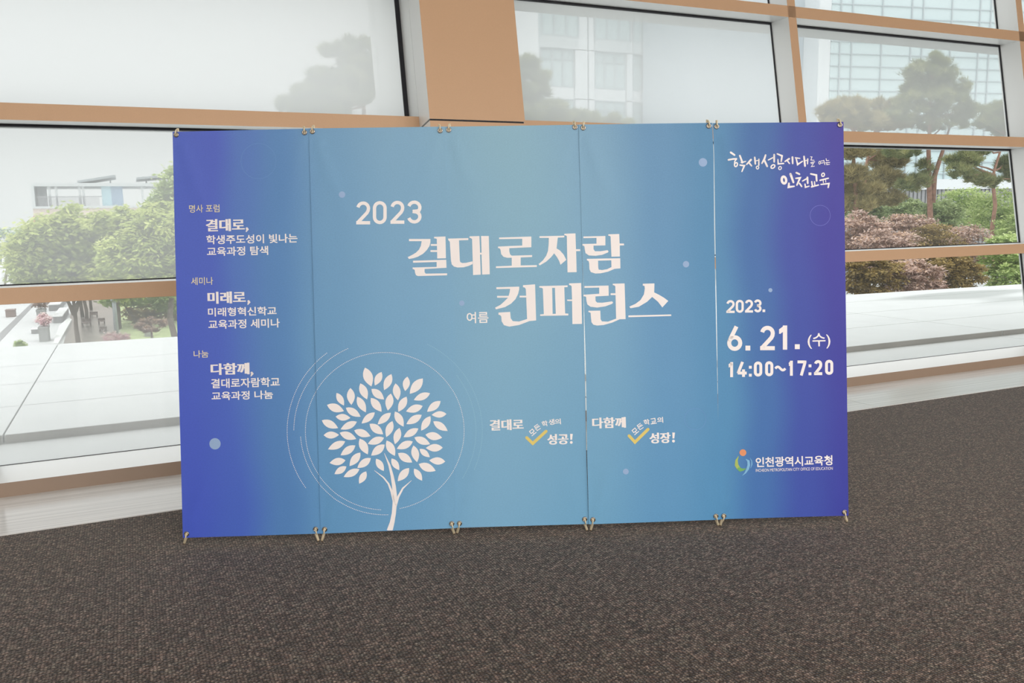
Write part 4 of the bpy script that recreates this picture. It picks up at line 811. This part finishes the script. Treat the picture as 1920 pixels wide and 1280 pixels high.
pine('pine with a forked red trunk in the middle of the right panes', 1745, 40, [[(1744, 400), (1742, 340), (1741, 280), (1744, 230), (1746, 170), (1750, 120)], [(1748, 380), (1752, 330), (1762, 300), (1770, 275), (1780, 240)]],
     [(1745, 118, 30, 12, 0), (1745, 140, 48, 14, 0), (1722, 165, 36, 12, .5), (1778, 165, 40, 13, -.3), (1745, 190, 70, 14, 0), (1712, 215, 56, 10, .4), (1790, 210, 50, 12, 0), (1690, 285, 34, 9, -.4), (1715, 345, 28, 12, -.3), (1700, 350, 22, 8, .3), (1733, 318, 14, 14, .3), (1765, 235, 50, 8, 0)], 5600, tr=.2)
pine('pine at the left of the right panes, nearest the rightmost banner', 1604, 36, [[(1606, 400), (1603, 340), (1600, 290), (1602, 250), (1606, 200)]], [(1590, 200, 36, 12, 0), (1610, 225, 50, 12, 0), (1600, 285, 36, 12, 0), (1590, 330, 40, 14, 0), (1615, 360, 40, 12, .4), (1600, 385, 44, 12, 0), (1575, 215, 40, 14, 0)], 4200, 'pinebrown', .15)
pine('pine whose trunk leans right, second from the rightmost banner', 1622, 43, [[(1620, 400), (1621, 350), (1626, 300), (1640, 250), (1650, 205)]], [(1650, 200, 44, 11, 0), (1640, 232, 60, 10, 0), (1665, 300, 34, 16, 0), (1655, 335, 40, 16, -.4), (1672, 270, 34, 10, 0), (1660, 370, 36, 14, 0), (1690, 230, 40, 10, .5)], 4400, 'pinebrown', .16)
pine('single pine with a bent red trunk near the right frame edge', 1862, 36, [[(1860, 430), (1866, 385), (1862, 345), (1864, 320), (1875, 285), (1882, 250)], [(1864, 330), (1845, 322), (1825, 312)]],
     [(1808, 300, 30, 12, 0), (1800, 322, 26, 10, -.3), (1830, 335, 22, 8, 0), (1850, 342, 20, 9, .2), (1900, 310, 28, 14, 0), (1905, 330, 22, 10, 0), (1890, 215, 44, 18, 0), (1900, 242, 40, 12, 0), (1835, 285, 22, 6, 0), (1860, 232, 30, 9, .3)], 4200, 'pine', .15)
pine('tall hazy pine seen through the upper left pane beside the pillar', 690, 42, [[(690, 380), (684, 260), (682, 200), (684, 150), (690, 110)]], [(672, 85, 26, 12, 0), (640, 98, 34, 12, 0), (680, 118, 44, 14, 0), (615, 148, 38, 12, 0), (660, 150, 54, 16, 0), (585, 178, 40, 12, 0), (635, 182, 60, 14, 0), (692, 160, 30, 18, 0), (560, 200, 44, 10, 0), (600, 210, 60, 12, 0)], 6500, 'pine', .16)
pine('hazy pine showing right of the pillar, in front of the white building', 985, 40, [[(985, 380), (985, 260), (982, 200), (978, 130)]], [(985, 120, 26, 10, 0), (1000, 145, 34, 14, 0), (990, 175, 44, 14, 0), (1015, 205, 48, 14, 0), (1060, 222, 40, 10, 0), (1100, 225, 36, 10, .5), (985, 215, 50, 16, 0), (1150, 232, 40, 9, .8)], 5000, 'pine', .15)

# ------------------------------------------------------------------ buildings
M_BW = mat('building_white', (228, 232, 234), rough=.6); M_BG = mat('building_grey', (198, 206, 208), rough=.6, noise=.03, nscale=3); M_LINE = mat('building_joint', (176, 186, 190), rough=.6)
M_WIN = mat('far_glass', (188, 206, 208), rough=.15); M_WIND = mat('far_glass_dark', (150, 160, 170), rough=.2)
M_SLAT = mat('slat_grey', (150, 150, 152), rough=.6)
YB1 = 70
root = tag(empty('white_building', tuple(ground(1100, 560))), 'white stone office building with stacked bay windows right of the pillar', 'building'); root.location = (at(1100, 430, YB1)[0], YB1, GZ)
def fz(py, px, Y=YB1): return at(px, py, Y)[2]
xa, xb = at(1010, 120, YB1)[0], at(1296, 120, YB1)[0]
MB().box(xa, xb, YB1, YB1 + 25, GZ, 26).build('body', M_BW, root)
def X1(px, py=130): return at(px, py, YB1)[0]
# floors: 4.1 m apart, windows built as recessed frames on projecting bays
z_band = fz(90, 1050); FH = 4.35
bays_ = [(1014, 1074, 3), (1113, 1171, 3), (1184, 1238, 3), (1272, 1294, 2)]
for fl in range(-3, 5):
    zb = z_band + fl * FH; shift = .0 if fl < 0 else .0
    for bi, (p0_, p1_, nd) in enumerate(bays_):
        a, c = X1(p0_), X1(p1_); pr = .5 if fl >= 0 else .15
        if fl >= 0: a -= .1; c += .35
        MB().box(a, c, YB1 - pr, YB1 + .05, zb - .1, zb + .95).build('spandrel', M_BW if fl % 2 else M_BG, root)
        MB().box(a, c, YB1 - pr + .1, YB1 + .05, zb + .95, zb + FH - .1).build('window', M_WIND if (bi == 2 and fl > 0) or bi == 3 else M_WIN, root)
        mb = MB()
        for q in range(nd + 1):
            xx = a + (c - a) * q / nd; mb.box(xx - .06, xx + .06, YB1 - pr, YB1 - pr + .12, zb + .9, zb + FH - .1)
        for zz in (zb + .95, zb + FH - 1.0, zb + FH - .15): mb.box(a, c, YB1 - pr - .01, YB1 - pr + .11, zz - .05, zz + .05)
        mb.build('window_frame', M_LINE, root)
    for p0_, p1_ in ((1076, 1098), (1101, 1111), (1173, 1182), (1240, 1256), (1258, 1270)):
        a, c = X1(p0_), X1(p1_); MB().box(a, c, YB1 - .35, YB1 + .05, zb - .1 + .04, zb + FH - .14).build('pilaster_panel', M_BW, root)
# blank wing
root = tag(empty('blank_wing', (at(1400, 430, 62)[0], 62, GZ)), 'blank pale grey building wing between the white offices and the glass facade', 'building')
xa, xb, xc = at(1293, 120, 62)[0], at(1534, 120, 62)[0], at(1558, 120, 62)[0]
MB().box(xa, xb, 62, 69.3, GZ, 26).build('body', mat('wing_panel', (178, 190, 198), rough=.5, noise=.02, nscale=1), root); MB().box(at(1534, 120, 60.1)[0], at(1558, 120, 60)[0] - .03, 60.1, 61.98, GZ, 26).build('corner_strip', M_BW, root)
# glass facade, turned a little
import math as _m
Xg = at(1558, 120, 60); tg = _m.radians(-11); gx = np.array([_m.cos(tg), _m.sin(tg), 0]); gy = np.array([-gx[1], gx[0], 0])
root = tag(empty('glass_facade_building', (Xg[0], Xg[1], GZ)), 'glass fronted building with a fine square grid behind the pines', 'building')
def gbx(mb, s0, s1, d0, d1, z0, z1):
    o = np.array([Xg[0], Xg[1], 0]); c = [o + gx*s + gy*d + np.array([0, 0, z]) for z in (z0, z1) for s, d in ((s0, d0), (s1, d0), (s1, d1), (s0, d1))]; return mb.hexa(c)
zs = fz(338, 1650, 60); zc = fz(357, 1650, 60); LEN = 34
gbx(MB(), 0, LEN, .3, 20, GZ, 26).build('body', M_BG, root)
gbx(MB(), 0, LEN, .12, .25, zs, 25.9).build('glass', mat('curtain_glass', (206, 224, 226), rough=.12), root)
gbx(MB(), 0, LEN, -.05, .2, zc, zs).build('spandrel_band', M_BW, root)
pw = 3.1; s = .9; i = 0
while s < LEN:
    gbx(MB(), s - .05, s + .05, 0, .14, zs, 25.8).build('mullion', M_LINE, root); s += pw if i % 3 else 1.2; i += 1
z = zs + .5
while z < 25:
    gbx(MB(), 0, LEN, .02, .13, z - .035, z + .035).build('transom', M_LINE, root); z += 1.08
for i in range(75): gbx(MB(), i*.45, i*.45 + .3, .1, .22, GZ, zc).build('slat', M_SLAT, root)
# terrace building, far left
YB2 = 105
root = tag(empty('terrace_building', (at(180, 430, YB2)[0], YB2, GZ)), 'low building with an open framed roof terrace above the lime maples', 'building')
q = lambda px, py: at(px, py, YB2); M_FB = mat('far_frame', (204, 208, 208), rough=.6); M_FP = mat('far_peach', (226, 208, 194), rough=.8)
x0, x1 = q(58, 360)[0], q(345, 360)[0]; zt, zt2, zd, zp = q(150, 343)[2], q(150, 349)[2], q(150, 386)[2], q(150, 400)[2]
MB().box(x0, x1, YB2, YB2 + 8, zt2, zt).build('roof_slab', M_FB, root); MB().box(x0, x1, YB2, YB2 + 8, zd - .25, zd).build('terrace_floor', M_FB, root)
MB().box(x0, x1 , YB2 + .2, YB2 + 8, GZ, zd - .25).build('lower_wall', M_FP, root)
MB().box(x0, q(64, 360)[0], YB2, YB2 + 8, zd, zt2).build('end_wall', M_FB, root); MB().box(q(67, 360)[0], q(82, 360)[0], YB2 + 2, YB2 + 4, zd, zt2).build('stair_core', mat('far_core', (170, 174, 178), rough=.6), root)
for px in (92, 105, 149, 156, 267): a = q(px, 360)[0]; MB().box(a - .12, a + .12, YB2 + .3, YB2 + .55, zd, zt2).build('column', M_FB, root)
MB().box(q(190, 360)[0], q(208, 360)[0], YB2 + .5, YB2 + 5, zd, zt2).build('glass_box', mat('far_cyan_glass', (178, 210, 220), rough=.2), root)
MB().box(q(208, 360)[0], q(230, 360)[0], YB2 + .5, YB2 + 5, zd, zt2).build('blue_panel', mat('far_blue', (150, 172, 194), rough=.4), root)
mb = MB()
for i in range(60):
    a = x0 + .6 + i * (q(190, 360)[0] - x0 - .8) / 60; mb.box(a - .02, a + .02, YB2 + .02, YB2 + .06, zd, zd + 1.0)
mb.box(x0 + .5, q(190, 360)[0], YB2 + .01, YB2 + .07, zd + .98, zd + 1.06); mb.build('railing', M_SLAT, root)
for (pa, ya, pb, yb_) in ((144, 340, 216, 328.5), (256, 333.5, 330, 327)):
    a, c = q(pa, ya), q(pb, yb_); MB().hexa([(a[0], YB2 + 1, a[2] - .12), (c[0], YB2 + 1, c[2] - .12), (c[0], YB2 + 7, c[2] - .12), (a[0], YB2 + 7, a[2] - .12), (a[0], YB2 + 1, a[2] + .12), (c[0], YB2 + 1, c[2] + .12), (c[0], YB2 + 7, c[2] + .12), (a[0], YB2 + 7, a[2] + .12)]).build('canopy', mat('far_canopy', (158, 164, 166), rough=.6), root)
    for f in (.25, .85): xx = a[0] + (c[0]-a[0])*f; MB().box(xx - .08, xx + .08, YB2 + 3, YB2 + 3.16, zt, a[2] + (c[2]-a[2])*f - .12).build('canopy_post', M_FB, root)
for i, (pa, colr) in enumerate(((57, (214, 120, 110)), (63, (120, 126, 150)), (75, (226, 170, 140)), (88, (120, 126, 150)), (100, (214, 190, 180)))):
    a, c = q(pa, 425), q(pa + 13, 425); mm = q(pa + 6.5, 404)
    v = [(a[0], YB2 - .4, a[2]), (c[0], YB2 - .4, c[2]), (mm[0], YB2 - .4, mm[2]), (a[0], YB2 + .1, a[2]), (c[0], YB2 + .1, c[2]), (mm[0], YB2 + .1, mm[2])]
    mesh('triangle_panel', v, [(0, 1, 2), (5, 4, 3), (0, 3, 4, 1), (1, 4, 5, 2), (2, 5, 3, 0)], mat('panel_%d' % i, colr, rough=.7), root)
